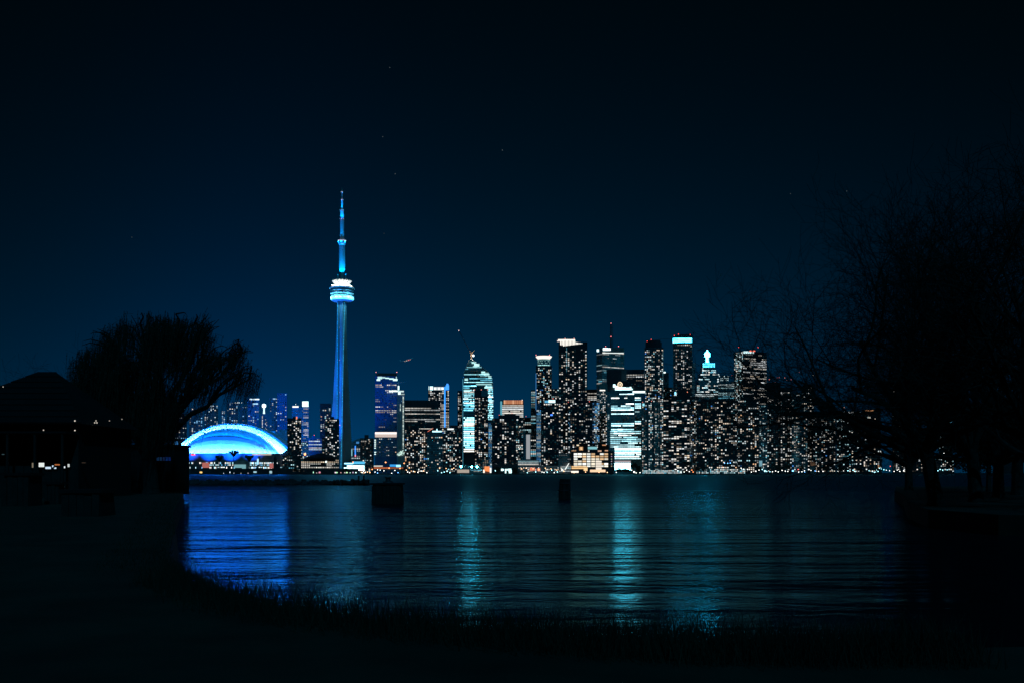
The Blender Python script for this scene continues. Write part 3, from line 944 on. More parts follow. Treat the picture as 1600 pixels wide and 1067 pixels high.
b.panel(694, 604, 696, 667, (.06, .50, 1.7), 'light_strip', .7); b.panel(696.3, 601.5, 701.6, 609, (.08, .45, 1.5), 'corner_fin', .5, 5); b.panel(697.6, 599, 700.6, 601.4, (.08, .45, 1.5), 'corner_fin', .5, 5)
tower(AP, 'dark apartment block with warm windows below the broad office slab', 'building', 632, 668, 670, 1830, res(.40, 'warm', 1.7), 'glass_dark').block(641, 655, 666.5)
b = tower(AP, 'teal glass apartment block with a bright bar sign on its roof', 'building', 667, 692, 675, 1812, None, 'glass_teal'); b.windows('res', .22, 'mix', 1.5, 3.1, 3.6); b.slabs(3.1, 'concrete_dark')
b.panel(675.5, 672.6, 690, 674.6, (.9, 1.7, 1.9), 'sign', .4, 2); b.panel(682, 669.5, 683.6, 672.6, (.9, 1.7, 1.9), 'sign', .4, 2)
m = MB(); p0 = b.at(668, 674, -3); p1 = b.at(677, 668.4, -3); m.tube(p0, p1, .5, .4, 5, col=(.9, .2, .12)); m.build('crane_arm', M['glow'], b.root)
b = tower(AP, 'dark apartment block with paired windows left of the curved glass tower', 'building', 690, 723, 668, 1840, res(.36, 'mix', 1.7), 'glass_dark'); b.block(703, 715, 664); b.panel(699, 668.8, 709, 671.2, (1.0, 1.1, 1.1), 'roof_light')
b = tower(AP, 'narrow tower hugging the left side of the curved glass tower', 'building', 715, 725, 610, 2060, None, 'glass_dark'); b.windows('res', .5, 'white', 1.6, 3.2, 3.2, y0=613); b.slabs(3.2)
# the curved glass tower with its crane
OUTL = [(722.6, 738), (723.2, 640), (724.4, 583), (728, 574), (732.5, 563.5), (735, 561.4), (738.5, 562.2), (743, 567), (749, 569.5), (755, 574.5), (761, 578.5), (765.5, 584), (768.3, 590), (769.8, 598), (770.6, 620), (771.6, 658), (771.8, 738)]
b = tower('curved_tower', 'curved glass skyscraper under construction glowing cyan, crane on top', 'building', 722.6, 771.8, 561, 1980, None, 'glass_teal', outline=OUTL, dep=40)
b.windows('office', .55, 'cyan', 5.0, 3.6, 2.6, y0=590, y1=644, faces=(0,), wf=.94, hf=.56)
b.windows('office', .25, 'cyan', 2.4, 3.6, 2.6, y0=564, y1=589, faces=(0,), wf=.94, hf=.5)
b.windows('band', .96, 'cyan', 6.6, 3.7, 2.8, y0=651, y1=706, x0=724.5, x1=741, faces=(0,), wf=.9, hf=.62)
b.windows('band', .9, 'cyan', 5.0, 3.6, 2.6, y0=608, y1=642, x0=724.5, x1=741, faces=(0,), wf=.94, hf=.56, name='lit_window')
b.windows('band', .85, 'cyan', 4.6, 3.6, 2.6, y0=604, y1=656, x0=762, x1=770.5, faces=(0,), wf=.94, hf=.56)
for xa, ya, xb, yb, g in ((737, 565, 744, 568, .9), (741, 568, 749, 572, 1.3), (739, 571, 746, 573.5, .7), (752, 579.5, 758, 584, 1.1), (758, 582, 764, 587, 1.0), (763, 587, 768, 591, .9), (726, 591, 731, 594, 1.2), (744, 599.5, 768, 601.2, 1.0), (757, 603.5, 769, 606.5, 1.3), (725, 608.5, 734, 611.5, 1.3)):
    b.panel(xa, ya, xb, yb, (.55 * g, 1.0 * g, 1.0 * g), 'work_light', .6, .4)
m = MB()
for (xa, ya), (xb, yb) in zip(OUTL[1:-1], OUTL[2:]):
    m.tube(b.at(xa, ya, .4), b.at(xb, yb, .4), .45, .45, 5, False)
m.build('edge_rib', M['white_metal'], b.root)
m = MB()
for y in np.arange(580, 706, 2.95):
    xs = [x for x in np.arange(722, 773, .5) if inside(OUTL, x, y)]
    p, q = b.at(xs[0], y, .5), b.at(xs[-1], y, .5)
    m.box(p.x, q.x, min(p.y, q.y) - .1, max(p.y, q.y) + .3, p.z - .3, p.z + .3)
m.build('floor_slab', M['concrete'], b.root, 'stuff')
b.panel(722.8, 592, 723.6, 735, (.06, .30, .42), 'light_strip', .4)
cr = b.at(736, 561, -6)
t = thing('tower_crane', 'luffing tower crane on top of the curved glass tower, jib raised left', 'crane', (cr.x, cr.y, cr.z))
k = 1980 / F
def lattice(m, p, q, r, n, th):
    p, q = Vector(p), Vector(q); d = (q - p).normalized(); a = d.orthogonal().normalized() * r; c = d.cross(a).normalized() * r
    cor = (a + c, a - c, -a - c, -a + c)
    for o in cor: m.tube(p + o, q + o, th, th, 4, False)
    for i in range(n):
        s, e = p.lerp(q, i / n), p.lerp(q, (i + 1) / n)
        for j in range(4): m.tube(s + cor[j], e + cor[(j + 1) % 4], th * .6, th * .6, 3, False)
top = Vector((cr.x + 1, cr.y, EYE + (HZ - 553) * k))
M['crane_paint'] = material('tan crane paint', (.42, .28, .16), .6, .2, 1.0)
m = MB(); lattice(m, cr + Vector((0, 0, -1)), top, 1.0, 6, .3); m.build('mast', M['crane_paint'], t)
tip = Vector((cr.x - 19 * k, cr.y - 4, EYE + (HZ - 516.5) * k))
m = MB(); lattice(m, top, top.lerp(tip, .14), .8, 6, .28); m.build('jib_root', M['crane_paint'], t)
m = MB(); lattice(m, top.lerp(tip, .14), tip, .6, 26, .13); m.build('jib', M['steel_dark'], t)
m = MB(); lattice(m, top, Vector((cr.x + 5.2 * k, cr.y, EYE + (HZ - 546.5) * k)), .6, 4, .25); m.build('counter_jib', M['crane_paint'], t)
m = MB(); m.ball(tip, .9, 6, 4, (1.6, 1.2, 1.2)); m.build('jib_light', M['glow'], t)
m = MB(); m.ball(Vector((cr.x + 3.6 * k, cr.y - 3, EYE + (HZ - 555.2) * k)), 2.1, 8, 6, (2.2, 2.8, 3.0)); m.build('floodlight', M['lamp'], t)
m = MB(); m.tube(top, tip, .08, .08, 3); m.build('pendant_cable', M['steel_dark'], t)
lamp('POINT', Vector((cr.x + 3 * k, cr.y - 9, EYE + (HZ - 556) * k)), (1, .95, .85), 6e3, .5)

b = tower(AP, 'dark apartment tower with warm windows in front of the curved tower', 'building', 741.5, 762.5, 609, 1880, None, 'glass_dark'); b.windows('res', .52, 'warm', 1.6, 3.1, 3.6, y0=624); b.windows('band', .8, 'warm', 1.2, 3.1, 3.6, y0=621, y1=624, faces=(0,)); b.slabs(3.1)
for x in (741.5, 752, 762): b.red(x, 608.4, (1.8, .6, .5))
b.panel(752, 610, 762, 619, None, 'roof_glass', .4, mat=M['glass_teal'])
b = tower('stair_tower', 'slender blue-lit stair tower right of the dark warm-windowed tower', 'building', 763, 769, 660, 1850, None, 'glass_blue'); b.windows('band', .85, 'blue', .75, 3.0, 1.6, wf=.8, hf=.8, faces=(0,), spread=1.0)
b = tower(AP, 'dark waterfront apartment block with sparse windows and stepped penthouse', 'building', 769, 818, 653, 1840, None, 'glass_dark', dep=30); b.windows('res', .27, 'white', 1.9, 3.1, 4.2); b.slabs(3.1); b.block(779, 812, 648, inset=1); b.block(788, 806, 646, inset=4)
b.red(780, 648, (1.3, .25, .2)).red(800, 645, (1.2, .2, .2)); b.windows('res', .35, 'cool', 1.2, 3.1, 3.2, x0=806, faces=(0,))
b = tower(OF, 'office tower with a warm orange crown above white lit floors', 'building', 781.5, 818, 625, 2000, None, 'glass_dark'); b.windows('band', .97, 'white', 2.0, 3.6, 3.2, y0=632, y1=652, faces=(0,), wf=.98, hf=.62); b.slabs(3.6)
for i in range(9): b.panel(787 + i * 3.35, 625, 790 + i * 3.35, 631, ((.50, .20, .10) if i % 4 else (.72, .36, .2)), 'crown_panel', .4, 1)
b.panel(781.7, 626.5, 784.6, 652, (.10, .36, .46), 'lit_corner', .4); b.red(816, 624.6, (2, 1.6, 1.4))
b = tower(OF, 'short teal office block between two waterfront apartment blocks', 'building', 817, 831, 652, 2060, std('office', .5, 'cool', 1.2, 3.6, 3.2, 'glass_dark'), 'glass_dark'); b.red(822, 650, (1.4, .3, .25))
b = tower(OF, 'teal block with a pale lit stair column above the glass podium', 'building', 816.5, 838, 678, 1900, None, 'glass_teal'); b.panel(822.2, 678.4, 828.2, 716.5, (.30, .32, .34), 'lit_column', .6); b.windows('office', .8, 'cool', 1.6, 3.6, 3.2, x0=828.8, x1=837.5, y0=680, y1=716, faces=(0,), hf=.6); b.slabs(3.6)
b = tower(AP, 'narrow striped tower left of the ring-crowned tower', 'building', 829.5, 839, 609, 2030, None, 'glass_teal'); b.windows('office', .55, 'cool', 1.4, 3.4, 3.0, y0=611, faces=(0,), hf=.5); b.slabs(3.4)
b = tower('ring_crowned_tower', 'glass apartment tower topped by a flared white ring crown', 'building', 837.5, 862, 571, 1990, None, 'glass_dark'); b.windows('res', .44, 'mix', 1.7, 3.2, 3.4, y0=574); b.slabs(3.2, 'glass_dark')
c = sum(b.poly, Vector((0, 0))) / 4; k = 1990 / F
m = MB(); m.lathe(c.x, c.y, [(9.5 * k, b.z1), (9.8 * k, b.zrow(560.4)), (3, b.zrow(560.2))], 24); m.build('crown_drum', M['glass_teal'], b.root)
m = MB()
for y in (570.2, 567, 564, 561.4):
    for i in range(30):
        a = -math.pi * (i + .5) / 30 
        if R.random() < (.95 if y > 570 or y < 562 else .5):
            g = R.uniform(.3, .8) * (2.2 if y > 570 else .8); rr = 10.0 * k; tt = Vector((-math.sin(a), math.cos(a), 0)) * .55; p = Vector((c.x + rr * math.cos(a), c.y + rr * math.sin(a), b.zrow(y)))
            m.face([p + tt + Vector((0, 0, -.7)), p - tt + Vector((0, 0, -.7)), p - tt + Vector((0, 0, .7)), p + tt + Vector((0, 0, .7))], (.5 * g, 1.0 * g, .98 * g))
m.build('crown_window', M['glow'], b.root, 'stuff')
m = MB(); m.lathe(c.x, c.y, [(9 * k, b.zrow(560.2)), (10.6 * k, b.zrow(558.8)), (12.6 * k, b.zrow(556.6)), (12.6 * k, b.zrow(555.6)), (4, b.zrow(555.4))], 32, (1.15, 1.08, .96)); m.build('crown_ring', M['lamp'], b.root)
for s in (-1, 1): m = MB(); m.ball((c.x + s * 10.5 * k - 2 * k, c.y - 12, b.zrow(554.4)), .8, 6, 4, (2.4, .7, .7)); m.build('aviation_light', M['glow'], b.root)
b.panel(837, 583, 837.9, 640, (.04, .20, .50), 'light_strip', .5)
b = tower('stair_tower', 'slender deep-blue lit stair tower below the ring-crowned tower', 'building', 838, 845.5, 630, 1870, None, 'glass_blue'); b.windows('band', .9, 'blue', .62, 3.0, 1.6, wf=.85, hf=.85, faces=(0,), spread=1.0, y0=640)
b = tower(AP, 'dark apartment block with a white roof light left of the striped-crown tower', 'building', 845.5, 880, 629, 1850, None, 'glass_dark', dep=30); b.windows('res', .30, 'white', 1.9, 3.1, 4.0); b.slabs(3.1); b.panel(857, 624.6, 867.6, 629.2, (1.0, 1.55, 1.65), 'roof_light', -1, 3); b.panel(851, 625.4, 857, 629.2, (.10, .42, .70), 'roof_light', -1, 3); b.red(864, 622.5, (2, .5, .4)); b.block(868, 878, 624, inset=1)
b.panel(860, 646.8, 863.5, 649, (.15, .5, 2.2), 'blue_sign')
b = tower(AP, 'small tower squeezed between the ring crown and striped crown towers', 'building', 860, 874, 607, 2060, dots(.3, 1.5, 'cool'), 'glass_dark')
# the tall dark tower with a striped white crown
b = tower('striped_crown_tower', 'tall dark apartment tower under a white striped slanting crown', 'building', 873, 917.5, 534, 1900, None, 'glass_dark', dep=36, outline=[(873, 738), (873, 533), (896, 531.5), (900, 534.5), (911, 535.5), (917.5, 536.5), (917.5, 738)])
b.windows('res', .34, 'white', 2.1, 3.2, 3.9, y0=545, faces=(0,), pair=.12); b.fins(3.9, 'steel_dark', .5, .5, (0,)); b.slabs(3.2, 'steel_dark', .4, .3)
for i in range(16):
    x = 875.5 + i * 2.2; ya = 532.2 + max(0, i - 10) * .35 + (2.2 if i > 10 else 0); yb = 541.2 - i * .28 if i > 1 else 539
    b.panel(x, ya, x + 1.25, yb, (1.5, 1.42, 1.28), 'crown_fin', .8, .6)
b.panel(872, 530.2, 898.6, 532.2, (1.25, 1.15, 1.0), 'crown_canopy', 1.0, 4); b.panel(870.5, 532, 875, 533.6, (.9, .8, .75), 'crown_canopy', 1.0, 2)
b.red(883, 529, (2.2, .7, .6)).red(897, 529, (2.2, .7, .6)); b.panel(885, 543, 885.7, 580, (.05, .2, .27), 'light_strip', .6)
b = tower(AP, 'teal-sided apartment block with white windows right of the striped-crown tower', 'building', 887, 925.5, 628, 1860, None, 'glass_dark', dep=30); b.windows('res', .36, 'white', 1.8, 3.1, 3.8); b.slabs(3.1, 'glass_dark'); b.windows('res', .3, 'blue', .8, 3.1, 2.4, x0=887.5, x1=893, y0=640, faces=(0,)); b.block(897, 915, 624.5); b.red(888, 628, (1.6, .3, .25)).red(921, 627, (1.6, .3, .25))
b = tower(OF, 'distant office block with white rows right behind the striped-crown tower', 'building', 917.5, 935, 608, 2240, None, 'glass_dark'); b.windows('office', .8, 'white', 1.5, 3.6, 3.2, y0=613, y1=628, faces=(0,), hf=.55)
b = tower('glass_tower', 'narrow blue glass tower full of blue-white windows', 'building', 925.5, 937, 628, 1990, None, 'glass_blue'); b.windows('res', .72, 'blue', 1.3, 3.1, 2.6, wf=.8, hf=.7, pair=.5); b.windows('res', .3, 'white', 1.4, 3.1, 2.8, faces=(0,)); b.slabs(3.1, 'glass_blue')
b = tower(AP, 'slim olive-grey lit tower between the blue glass tower and bright office', 'building', 936.5, 949, 600, 1975, None, 'concrete'); b.windows('res', .45, 'white', 1.4, 3.1, 2.8, y0=612); b.slabs(3.1, 'glass_teal'); b.panel(937, 608.4, 945.5, 610.4, (1.2, 1.15, 1.05), 'lit_band')
# bank tower with the antenna
b = tower(OF, 'teal office tower with a red-lit antenna mast and white corner sign', 'building', 932, 975.5, 543, 2160, None, 'glass_teal', xc=941, ang=58); b.windows('office', .28, 'cool', 1.3, 3.8, 3.4, y0=549, faces=(1,), hf=.45); b.windows('office', .2, 'cool', 1.0, 3.8, 3.4, y0=549, faces=(0,), hf=.45); b.slabs(3.8, 'glass_teal', .7, .3)
b.panel(942.3, 543.6, 950, 547.6, (1.6, 1.9, 1.9), 'sign', .6, .5, face=1); b.panel(950, 544, 954, 547.4, (2.2, 2.3, 2.3), 'sign', .6, .5, face=1); b.panel(932.4, 545.5, 935.5, 549.5, (1.2, 1.7, 1.8), 'sign', .6, .5); b.panel(941.6, 551, 974.6, 552, (1.1, 1.2, 1.15), 'lit_band', .5, .4, face=1); b.panel(954.5, 543.4, 975, 549.6, None, 'crown_panel', .4, .3, mat=M['concrete_mid'], face=1)
c = sum(b.poly, Vector((0, 0))) / 4; k = 2160 / F
m = MB(); ax = c.x + (954 - 952) * k; m.tube((ax - 1.8, c.y, b.z1 - 1), (ax - 1.8, c.y, b.zrow(502.5)), 1.7, 1.2, 6); m.tube((ax + 2.2, c.y, b.z1 - 1), (ax + 2.2, c.y, b.zrow(505)), .7, .5, 6)
for y in range(506, 543, 4): m.tube((ax - 1.8, c.y, b.zrow(y)), (ax + 2.2, c.y, b.zrow(y)), .4, .4, 4)
m.build('antenna', M['steel_dark'], b.root)
for y, x in ((503, 0), (524, 0), (540, -9), (540, 11)): m = MB(); m.ball((ax - 1.8 + x * k, c.y - 3 - abs(x), b.zrow(y)), .95, 6, 4, (2.4, .55, .55)); m.build('aviation_light', M['glow'], b.root)
b = tower(OF, 'plain dark slab with a pale teal corner behind the roof sign office', 'building', 948, 979.5, 577, 2080, None, 'glass_dark'); b.panel(971, 578, 979, 595, None, 'corner_panel', .4, mat=M['concrete_mid']); b.red(954, 595, (.8, .25, .2))
b = tower(OF, 'dark distant office block with two warm window rows', 'building', 978, 1006.5, 577, 2240, None, 'glass_dark'); b.windows('office', .95, 'white', 1.1, 4.2, 3.4, y0=584, y1=590, faces=(0,), hf=.5); b.windows('office', .45, 'warm', 1.1, 4.2, 3.4, y0=590, y1=604, faces=(0,), hf=.45)
# bright office with the roof sign
b = tower('bright_office', 'brightest office block, white floors and roof sign with gold ring', 'building', 953, 1008.5, 609, 1900, None, 'glass_teal', dep=40)
b.windows('office', .52, 'bright', 5.6, 3.7, 3.0, y0=614, y1=672, x0=955, x1=990.5, faces=(0,), wf=.9, hf=.58); b.windows('office', .6, 'bright', 5.4, 3.7, 3.0, y0=614, y1=672, x0=992, x1=1001.5, faces=(0,), wf=.9, hf=.58)
b.windows('office', .72, 'bright', 3.4, 3.7, 3.0, y0=672, y1=699, x0=951.5, x1=1001.5, faces=(0,), wf=.88, hf=.46); b.windows('band', .98, 'bright', 9.0, 3.7, 3.0, y0=699, y1=717, x0=960.5, x1=1001.5, faces=(0,), wf=.90, hf=.54)
b.slabs(3.7, 'concrete_mid'); b.panel(988.5, 610.6, 1008, 613.4, (1.5, 1.8, 1.8), 'lit_band', .5, 1)
b.panel(1002, 614, 1008.4, 626, None, 'blue_panel', .4, mat=M['glass_blue'])
b.panel(960.5, 719, 985.5, 723, (.38, .34, .36), 'lobby_fascia', .5)
for i in range(3): b.panel(960.6 + i * 8.4, 723.2, 968.4 + i * 8.4, 733.5, (4.0, 14.0, 16.0), 'lobby_window', .3)
for xa, ya, xb, yb, g in ((958, 600, 961.5, 604.5, 2.4), (961, 602.4, 965, 609, 2.4), (965, 604.8, 972, 609.2, 2.6), (972, 604.6, 978, 609.2, 2.4), (978, 605.2, 984, 609.2, 2.6), (984, 604, 986.4, 609.4, 2.2), (986.4, 606.6, 988.6, 609.6, 1.5)):
    b.panel(xa, ya, xb, yb, (.62 * g, .98 * g, 1.0 * g), 'sign_letter', -.4, 1.5)
p = b.at(968.8, 600.6, 0); k = 1900 / F
m = MB(); n = 28
for i in range(n):
    a0, a1 = math.tau * i / n, math.tau * (i + 1) / n
    m.tube((p.x + 3.5 * k * math.cos(a0), p.y, p.z + 4.0 * k * math.sin(a0)), (p.x + 3.5 * k * math.cos(a1), p.y, p.z + 4.0 * k * math.sin(a1)), .62, .62, 5, False, (1.5, 1.15, .75))
m.build('sign_ring', M['lamp'], b.root)
m = MB(); m.tube((p.x, p.y + .3, p.z), (p.x, p.y + .9, p.z), 3.4 * k, 3.4 * k, 24, True, (.42, .34, .24)); m.build('sign_disc', M['glow'], b.root)
m = MB(); m.box(p.x - .5 * k, p.x + 1.4 * k, p.y - .3, p.y + .2, p.z - .6 * k, p.z + .8 * k, (1.5, 1.1, .7)); m.build('sign_emblem', M['lamp'], b.root)
b.block(952, 1000, 603.6, inset=2.5, mat='concrete_dark', dep=20)
tower(AP, 'dark core wall at the left edge of the brightest office block', 'building', 948, 953.5, 612, 1880, dots(.3, 1.3, 'cool'), 'glass_teal')
# towers to the right
b = tower(AP, 'tall apartment tower with dark rounded top and scattered windows', 'building', 1007, 1036.5, 543, 2010, None, 'glass_dark', dep=30); b.windows('res', .42, 'mix', 1.6, 3.1, 3.4, y0=546); b.slabs(3.1, 'glass_teal', .45); b.block(1008.5, 1034, 535, inset=2, dep=22); b.block(1010, 1032, 531.4, inset=5, dep=16); b.red(1011, 533).red(1017.5, 530.4)
b.windows('band', .8, 'cyan', .7, 3.1, 1.6, x0=1035, x1=1036.5, y0=548, faces=(0,))
b = tower(OF, 'thin dark distant tower with a single white light at its top', 'building', 1036.5, 1045, 582, 2350, None, 'glass_dark'); b.panel(1035.6, 580.4, 1040, 582.6, (1.3, 1.6, 1.6), 'roof_light', .5, 2)
b = tower(OF, 'low dark distant office with a few orange lights', 'building', 1036, 1060, 605, 2160, None, 'glass_dark'); b.windows('res', .3, 'warm', 1.0, 3.6, 3.4, y1=626, faces=(0,))
b = tower(AP, 'tall apartment tower wearing a bright cyan light band', 'building', 1052, 1081.5, 536, 2050, None, 'glass_dark', dep=30); b.windows('res', .34, 'white', 1.8, 3.1, 3.6, y0=538, pair=.6); b.slabs(3.1, 'glass_teal', .5)
b.block(1053.5, 1081, 523, inset=1.5, dep=22); b.panel(1051.5, 528.6, 1059, 535.4, (.45, 6.0, 9.0), 'crown_light', -.9, 2); b.panel(1059, 528.4, 1081, 534.8, (.62, 9.0, 13.0), 'crown_light', -.8, 2); b.panel(1051, 533.5, 1053, 536, (.6, 1.3, 1.6), 'crown_light', -.6, 2)
b.red(1053.5, 524.4).red(1060, 522.4).red(1078.5, 523)
b = tower(AP, 'teal side wing of the cyan-banded apartment tower', 'building', 1081, 1086, 567, 2065, None, 'glass_teal'); b.slabs(3.1, 'concrete_mid')
# stepped tower with the glowing spire
b = tower('stepped_tower', 'stepped office tower crowned by a glowing cyan-white spire', 'building', 1084.5, 1130, 614, 2200, None, 'glass_teal', dep=40)
k = 2200 / F; c = b.at(1105, 600, -22)
def tier(x0, x1, y0, y1, dep0, col=None, nm='tier', mat='glass_teal'):
    m = MB(); p0 = W(x0, y1, c.y); p1 = W(x1, y0, c.y)
    m.box(p0.x, p1.x, c.y - dep0, c.y + dep0, p0.z, p1.z, col)
    return m.build(nm, M[mat], b.root), (p0, p1, c.y - dep0)
lev = ((1086, 1129, 614.5, 602, 20), (1089, 1126, 602, 592, 18), (1092, 1122, 592, 584, 16), (1095, 1117, 584, 575.5, 13))
for x0, x1, yb, yt, dd in lev:
    _, (p0, p1, yf) = tier(x0, x1, yt, yb, dd)
    m = MB(); rows = max(2, int((yb - yt) / 2.7))
    for r in range(rows):
        on = R.random() < .6
        x = x0 + .6
        while x < x1 - 1:
            wv = R.uniform(1.2, 4.5)
            if R.random() < (.75 if on else .22):
                g = R.uniform(.5, 1.8); y = yb - (r + .3) * (yb - yt) / rows; cc = pick('cool', R)
                a, d = W(x, y, c.y), W(min(x + wv, x1 - .4), y - 1.5, c.y)
                m.face([(a.x, yf - .1, a.z), (d.x, yf - .1, a.z), (d.x, yf - .1, d.z), (a.x, yf - .1, d.z)], tuple(q * g for q in cc))
            x += wv + .5
    m.build('lit_window', M['glow'], b.root, 'stuff')
b.windows('office', .65, 'cool', 1.5, 3.6, 3.2, y0=614.5, faces=(0,), wf=.9, hf=.55); b.slabs(3.6, 'concrete_mid')
tier(1096.5, 1114.5, 567, 575.5, 10, None, 'crown_base', 'concrete')
m = MB()
for x in np.arange(1097, 1114, 2.4):
    for y in (568.2, 571.6):
        a, d = W(x, y + 2.6, c.y), W(x + 1.6, y, c.y); g = R.uniform(.5, 1.2); m.box(a.x, d.x, c.y - 10.4, c.y - 9.9, a.z, d.z, (.28 * g, 2.4 * g, 3.6 * g))
m.build('crown_window', M['lamp'], b.root, 'stuff')
m = MB(); m.lathe(c.x, c.y, [(3.6 * k, b.zrow(567)), (2.2 * k, b.zrow(563)), (1.9 * k, b.zrow(556)), (2.2 * k, b.zrow(555.5))], 8, (1.2, 22.0, 31.0)); m.build('spire_shaft', M['lamp'], b.root)
m = MB(); m.lathe(c.x, c.y, [(3.0 * k, b.zrow(556)), (4.4 * k, b.zrow(555)), (4.4 * k, b.zrow(550.5)), (3.0 * k, b.zrow(549)), (1.6 * k, b.zrow(547.5)), (.8 * k, b.zrow(545.5))], 8, (1.4, 23.0, 32.0)); m.build('spire_head', M['lamp'], b.root)
m = MB(); m.ball((c.x, c.y, b.zrow(545)), .9, 6, 4, (2.6, .8, .7)); m.build('aviation_light', M['glow'], b.root)
b = tower(OF, 'bright white-windowed office block right of the spired tower', 'building', 1122, 1148, 596, 2160, None, 'glass_teal'); b.windows('office', .72, 'cool', 1.5, 3.5, 3.0, faces=(0, 2), hf=.55); b.slabs(3.5, 'concrete_mid'); b.block(1123, 1138, 587, inset=2); b.red(1144, 586)
m = MB()
for y in (588.5, 591.5, 594.3):
    x = 1123.5
    while x < 1137:
        if R.random() < .7: p, q = b.at(x, y, -1.9), b.at(x + 2, y - 1.5, -1.9); m.box(p.x, q.x, p.y - .2, p.y + .2, p.z, q.z, (.9, 1.2, 1.25))
        x += 2.6
m.build('penthouse_window', M['glow'], b.root, 'stuff')
b = tower(OF, 'tall office tower seen on its corner, left face brilliantly lit', 'building', 1147, 1198, 548, 2000, None, 'glass_dark', xc=1161, ang=62); b.windows('res', .8, 'cool', 1.7, 3.7, 2.6, y0=549, y1=580, faces=(0,), wf=.8, hf=.7, pair=.7); b.windows('res', .5, 'cool', 1.6, 3.7, 2.6, y0=580, faces=(0,), wf=.7, hf=.7); b.windows('office', .42, 'white', 1.6, 3.8, 3.0, y0=552, faces=(1,), hf=.55); b.slabs(3.8)
b.panel(1161.5, 548.5, 1178, 552, (.8, 1.15, 1.2), 'lit_band', .5, face=1); b.panel(1171, 547.4, 1180, 549.4, (1.6, .28, .18), 'red_sign', .7, face=1); b.red(1154, 542.5).red(1184.5, 542.8).red(1194, 556.5)
# right-hand apartment blocks
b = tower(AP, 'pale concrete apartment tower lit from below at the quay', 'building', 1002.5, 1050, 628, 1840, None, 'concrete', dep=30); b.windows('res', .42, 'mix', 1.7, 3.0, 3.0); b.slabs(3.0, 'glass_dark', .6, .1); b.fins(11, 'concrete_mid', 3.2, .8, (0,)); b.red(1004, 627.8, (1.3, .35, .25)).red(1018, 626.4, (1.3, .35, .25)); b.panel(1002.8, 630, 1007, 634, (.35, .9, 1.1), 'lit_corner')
b = tower(AP, 'black apartment block with bold white windows and a tall penthouse', 'building', 1036, 1078, 623, 1830, None, 'concrete_dark', dep=30); b.windows('res', .28, 'white', 2.0, 3.1, 4.6, wf=.8, pair=.55); b.slabs(3.1); b.block(1057.5, 1079, 609, inset=2); b.block(1049, 1092, 619.5, inset=4); b.red(1042, 624, (2, .7, .3)).red(1074, 612, (1.6, .5, .3)); b.panel(1054, 612, 1056.4, 617, (.5, 1.5, 2.2), 'blue_sign', -2, 1)
b = tower(AP, 'slim dark apartment block with dotted concrete left edge', 'building', 1076, 1090, 627, 1845, None, 'concrete_mid'); b.windows('res', .4, 'mix', 1.5, 3.1, 2.8); b.slabs(3.1)
b = tower(AP, 'very wide black apartment slab scattered with warm windows', 'building', 1088, 1152, 626, 1825, None, 'concrete_dark', dep=24); b.windows('res', .24, 'warm', 1.7, 3.1, 3.5, pair=.5); b.slabs(3.1); b.block(1095, 1135, 623.6, inset=2)
b = tower(AP, 'second wide black apartment slab right below the corner office tower', 'building', 1152.5, 1186, 624, 1832, None, 'concrete_dark', dep=24); b.windows('res', .23, 'warm', 1.7, 3.1, 3.5, pair=.5); b.slabs(3.1); b.block(1158, 1178, 620, inset=2)
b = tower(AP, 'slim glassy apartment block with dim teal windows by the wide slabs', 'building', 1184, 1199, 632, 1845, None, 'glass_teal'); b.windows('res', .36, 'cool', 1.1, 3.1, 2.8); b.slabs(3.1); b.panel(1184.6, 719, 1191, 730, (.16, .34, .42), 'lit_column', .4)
b = tower(AP, 'dark apartment tower with a cluster of red lights at its top', 'building', 1198, 1219, 597, 1880, None, 'concrete_dark'); b.windows('res', .3, 'mix', 1.5, 3.1, 3.8, y0=620); b.slabs(3.1)
for x, y in ((1202, 592.5), (1210, 591.5), (1214, 590.3), (1218, 589.5), (1212, 597), (1215, 599), (1226, 590)): b.red(x, y, (1.8, .35, .25))
b = tower(AP, 'dark apartment tower with vertical window columns right of the red lights', 'building', 1219, 1238, 605, 1870, None, 'concrete_dark'); b.windows('res', .42, 'white', 1.6, 3.1, 4.4, y0=612); b.slabs(3.1); b.red(1229, 594, (1.3, .25, .2)).red(1236, 593, (1.6, .3, .25))
b = tower(AP, 'teal-lit apartment tower half veiled by the bare tree branches', 'building', 1237, 1262, 612, 1850, None, 'glass_teal'); b.windows('res', .42, 'mix', 1.7, 3.1, 3.4); b.slabs(3.1, 'concrete_mid'); b.windows('band', .9, 'cyan', .34, 3.1, 1.8, x0=1240, x1=1249, y0=655, y1=720, faces=(0,)); b.panel(1240, 624, 1252, 640, None, 'pale_wall', .4, mat=M['concrete']); b.red(1249, 581, (.9, .2, .15)).red(1270, 586, (1.2, .9, .7))
b = tower(AP, 'dark apartment tower behind branches with slanting rows of lights', 'building', 1255, 1272, 600, 1900, None, 'concrete_dark'); b.windows('res', .34, 'white', 1.6, 3.1, 3.8, y0=604); b.slabs(3.1)
b = tower(AP, 'apartment block behind branches with many small orange windows', 'building', 1270, 1306, 645, 1850, None, 'concrete_dark'); b.windows('res', .40, 'warm', 2.0, 3.1, 3.6); b.slabs(3.1); b.panel(1269, 645.6, 1281, 646.6, (.9, .55, .3), 'roof_light'); b.red(1284, 632, (1.6, .3, .25)).red(1294, 633, (1.6, .3, .25)).red(1281, 632.5, (1.4, .3, .25))
b = tower(AP, 'apartment block behind branches with white rooftop lights and few windows', 'building', 1307, 1346, 642, 1880, None, 'concrete_dark'); b.windows('res', .24, 'cool', 2.0, 3.1, 3.6); b.slabs(3.1)
for x in (1312, 1319, 1325, 1329, 1332): b.panel(x, 643, x + 2.2, 644.2, (.9, .95, .95), 'roof_light')
